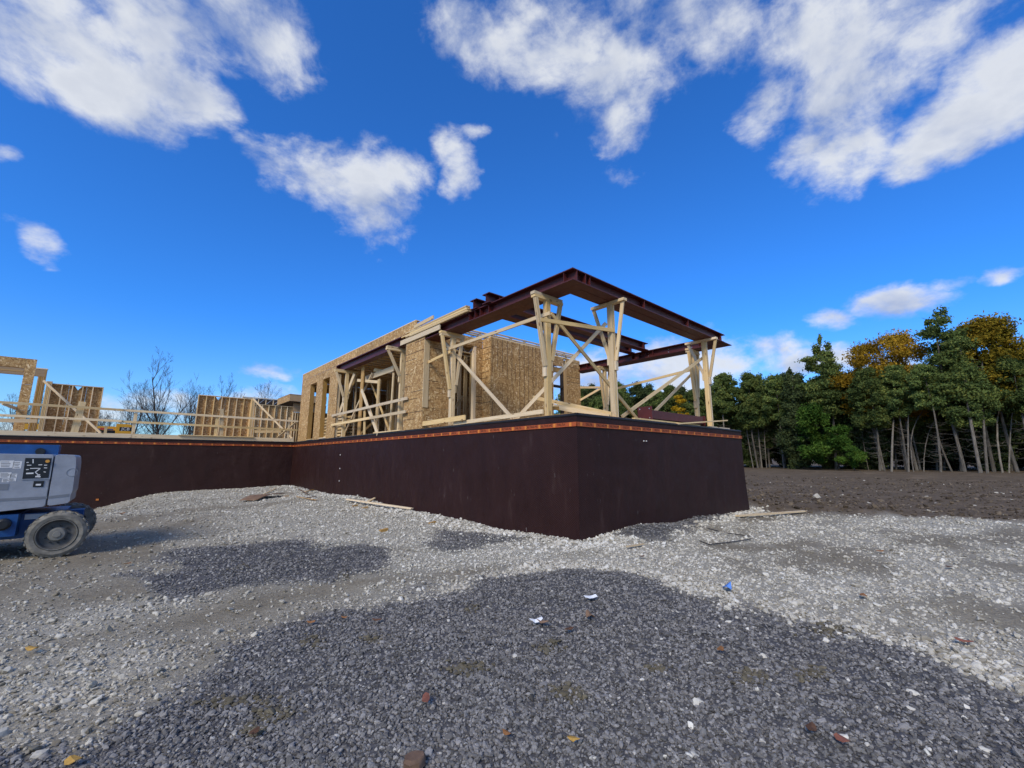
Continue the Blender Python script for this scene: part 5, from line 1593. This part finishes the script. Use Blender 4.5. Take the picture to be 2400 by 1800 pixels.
YEL = broadleaf(64, 10.2, 6.4, 1.15, 6500, .10, 'foliage_yellow', 22)


def gz(x, y):
    return zat(x, y) - .05


def treeline(px):
    """distance of the forest edge along the view for a picture column"""
    return float(np.interp(px, [1300, 1450, 1600, 1745, 1900, 2050, 2200, 2400, 2700, 3000], [64, 65, 66, 63, 54, 48, 44, 40, 34, 30]))


def put(px, extra=0.0):
    p = at(px, 1105, treeline(px) + extra); return Vector((p.x, p.y, gz(p.x, p.y)))


# front row on the right: (column, height, crown kind, trunk kind, label)
front = [(1405, 9.5, 'c0', 'leafy cedar seen between the far posts, left of the yellow tree'), (1470, 9.8, 'c1', 'rounded cedar seen through the braces beside the far post'), (1548, 10.3, 'c2', 'cedar seen through the braces just left of the yellow tree'),
         (1640, 10.5, 'c0', 'cedar right behind the posts at the right end of the foundation'), (1712, 12.4, 'c2', 'pointed cedar right of the end post'), (1778, 12.0, 'c1', 'cedar with bare lower branches nearest the foundation'),
         (1838, 11.0, 'c0', 'cedar with a grey trunk second from the foundation'), (1878, 11.6, 'c5', 'dark narrow conifer with a rounded tip'), (1960, 16.6, 'o0', 'tall ragged pine standing above the cedars left of the orange trees'),
         (2062, 10.2, 'c1', 'cedar below the left orange crown with a leaning pale trunk'), (2070, 15.0, 'or', 'large orange tree, the left one of the pair'), (2150, 15.6, 'or', 'orange tree, the right one of the pair'),
         (2128, 9.9, 'c0', 'dark cedar with a pale trunk between the orange trees'), (2205, 9.6, 'c2', 'cedar in front of the right orange tree'), (2262, 16.8, 'o1', 'tall dark pine with a long leaning bare trunk at the right'),
         (2330, 15.6, 'ol', 'olive yellow tree behind the tall pine trunk'), (2385, 16.0, 'ol', 'olive yellow tree at the right edge'), (2300, 9.4, 'c1', 'cedar under the olive trees with a straight trunk'), (2420, 9.6, 'c0', 'cedar cut by the right edge')]
for px, H, kd, lab in front:
    e = {'or': 2.6, 'ol': 2.4, 'o0': 2.0, 'o1': 0.5}.get(kd, random.uniform(-.8, .4) if 2000 < px < 2250 else random.uniform(0, 2.5)); pos = put(px, e)
    if kd[0] == 'c':
        k = int(kd[1]); s_ = H / 11 * 1.12; tree('cedar_tree', lab, pos, LOO[k] if k < 3 else CON[k], TR[k % 4], s_, group='trees along the edge of the field')
    elif kd[0] == 'o' and kd[1].isdigit():
        k = int(kd[1]); tree('pine_tree', lab, pos, OLD[k], TRB[k], H / 15, rz=HEAD - math.pi / 2 + (math.pi if k else 0), group='trees along the edge of the field')
    else:
        tree('maple_tree', lab, pos, ORA[0 if kd == 'or' else 1], TRM, H / 13, group='trees along the edge of the field')
tree('yellow_tree', 'small yellow birch standing before the dark cedars between the right posts', put(1602, -6), YEL, trunk_mesh(90, 8.6, .07, (0, 0), .1, 8, (.6, .95)), 1.0)
tree('green_bush', 'bright green leafy bush tree at the forest edge', put(1925, -1.5), GRN, None, 1.18)
tree('green_bush', 'smaller bright green sapling right of the leafy bush tree', put(1992, -1.0), GRN, None, .62)
# second and third rows close the wood: individuals no one can tell apart
rg_ = random.Random(5)
px = 1330.0
while px < 3000:
    for row, ex in enumerate((4.5, 9.5, 16.0)):
        pos = put(px + rg_.uniform(-14, 14), ex + rg_.uniform(-1, 1.5)); k = rg_.choice([6, 7, 4, 6] if px < 1760 else [3, 4, 5, 7] if row else [1, 3, 4, 2])
        Hh = float(np.interp(px, [1330, 1700, 1900, 2100, 2400, 3000], [12.6, 13.6, 12.8, 11.6, 12.4, 13])) * rg_.uniform(.84, 1.06)
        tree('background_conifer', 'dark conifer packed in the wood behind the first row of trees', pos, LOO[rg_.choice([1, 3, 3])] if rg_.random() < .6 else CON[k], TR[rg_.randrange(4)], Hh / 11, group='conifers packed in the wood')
    px += 24 + (px - 1330) * .012
for k in range(34):
    pos = put(1340 + k * 46 + rg_.uniform(-10, 10), 20 + rg_.uniform(-2, 2))
    tree('background_conifer', 'dark conifer packed in the wood behind the first row of trees', pos, CON[rg_.choice([3, 4, 7])], TR[0], .95, group='conifers packed in the wood', sz=.8)
# pale leaning trunks at the edge
for (xb, yb, xt, yt, r_, lab) in [(2075, 1108, 2035, 950, .13, 'leaning pale trunk under the left orange tree'), (2090, 1108, 2100, 960, .15, 'thick pale trunk with brown leaves under the orange trees'), (2130, 1110, 2132, 950, .11, 'straight pale trunk in the middle of the right wood'),
                             (2165, 1112, 2245, 968, .08, 'slender trunk bowed far to the right'), (2142, 1110, 2172, 990, .08, 'bowed trunk arching right beside the straight pale trunk'), (2235, 1114, 2200, 975, .12, 'leaning trunk right of the bowed one'), (2300, 1118, 2247, 830, .20, 'long pale leaning trunk of the tall pine'), (2315, 1118, 2302, 880, .16, 'straight pale trunk right of the long leaning one'),
                             (2352, 1120, 2390, 900, .12, 'trunk curving right near the right edge'), (2365, 1120, 2375, 980, .10, 'thin trunk near the right edge'), (1766, 1099, 1738, 915, .10, 'bare pale trunk nearest the foundation'), (1786, 1098, 1773, 920, .13, 'dead standing trunk with many bare twigs'), (1797, 1097, 1790, 950, .08, 'thin dead trunk beside the twiggy one'), (1862, 1102, 1840, 960, .10, 'slim grey trunk left of the green bush'), (2005, 1105, 1985, 1040, .07, 'short bent trunk right of the green bush'), (2037, 1107, 2020, 1050, .05, 'broken sapling stem before the leaning trunks')]:
    D_ = treeline(xb) + (-1.2 if 'long' in lab or 'straight pale' in lab or 'thick' in lab else 0.6); p0, p1 = at(xb, yb, D_), at(xt, yt - (40 if xb > 1900 else 0), D_ + 1.6); p0.z = min(p0.z, gz(p0.x, p0.y) + .02); dv = p1 - p0; P = []; rg_2 = random.Random(int(xb))
    bow = .10 * dv.length * (1 if 'bow' in lab or 'curv' in lab or 'bent' in lab else .12)
    for k in range(8):
        f = k / 7; P.append(p0 + dv * f + RT * (-bow * math.sin(f * math.pi)) + UPZ * (bow * .5 * math.sin(f * math.pi)))
    mb = MB().tube(P, [r_ * .72 * (1 - .55 * k / 7) for k in range(8)], 8)
    for _ in range(60 if 'twig' in lab else 26 if 'bare' in lab or 'dead' in lab else 9):
        f = rg_2.uniform(.12, 1); i = min(6, int(f * 7)); p = P[i].lerp(P[i + 1], f * 7 - i); a = rg_2.uniform(0, 6.28); l = rg_2.uniform(.5, 1.9)
        d = Vector((math.cos(a), math.sin(a), rg_2.uniform(-.2, .3))); mb.tube([p, p + d * l * .5, p + d * l + UPZ * l * .25], [.02, .013, .005], 3, False)
    tag(solid('tree_trunk', mb, 'bark_grey', None, True, loc=p0), lab, 'tree trunk', 'pale trunks at the forest edge')

# bare trees behind the left wing
BARE = [bare_mesh(100 + k, 11, .15, sp, 3) for k, sp in enumerate((.42, .5, .36, .55, .45, .4))]
left = [(40, 50, 7.4, 0, 'bare tree seen through the opening frame at the left edge'), (105, 46, 7.7, 3, 'bare spreading tree behind the tall opening frames'), (190, 55, 6.4, 2, 'thin bare tree rising over the short stud wall'), (268, 46, 6.6, 1, 'bare bushy tree right of the short stud wall'),
        (305, 44, 7.8, 0, 'bare tree left of the tallest bare tree'), (345, 48, 7.5, 3, 'bare tree directly left of the tallest trunk'), (378, 46, 10.4, 2, 'tallest bare tree with forked top behind the far railing'), (412, 46, 7.7, 1, 'bare tree directly right of the tallest one'), (440, 50, 8.2, 0, 'bare tree just left of the middle stud wall'), (486, 54, 7.4, 3, 'bare tree peeking over the left end of the middle stud wall'),
        (553, 60, 10.7, 2, 'lone slim bare tree over the middle stud wall'), (604, 62, 10.4, 0, 'bare forked tree over the right end of the middle stud wall'), (635, 66, 9.6, 1, 'bare tree left of the sheathed corner'), (703, 62, 9.6, 2, 'bare twigs right beside the sheathed corner')]
for px, D_, H, k, lab in left:
    p = at(px, 1060, D_); tree('bare_tree', lab, (p.x, p.y, gz(p.x, p.y)), None, BARE[k], H / 11 * 1.0, group='bare trees behind the left wing')
rg_ = random.Random(9)
for k in range(44):
    px = rg_.uniform(-120, 700); D_ = rg_.uniform(52, 75); p = at(px, 1060, D_)
    tree('bare_thicket_tree', 'thin bare tree in the thicket behind the bare trees', (p.x, p.y, gz(p.x, p.y)), None, BARE[rg_.randrange(6)], rg_.uniform(.5, .8), group='thicket of thin bare trees')
for k in range(26):
    px = rg_.uniform(-120, 690); D_ = rg_.uniform(74, 92); p = at(px, 1060, D_)
    tree('distant_conifer', 'small far conifer low behind the bare trees', (p.x, p.y, gz(p.x, p.y)), CON[rg_.choice([3, 4, 5])], None, rg_.uniform(.34, .5), group='far conifers behind the bare trees')
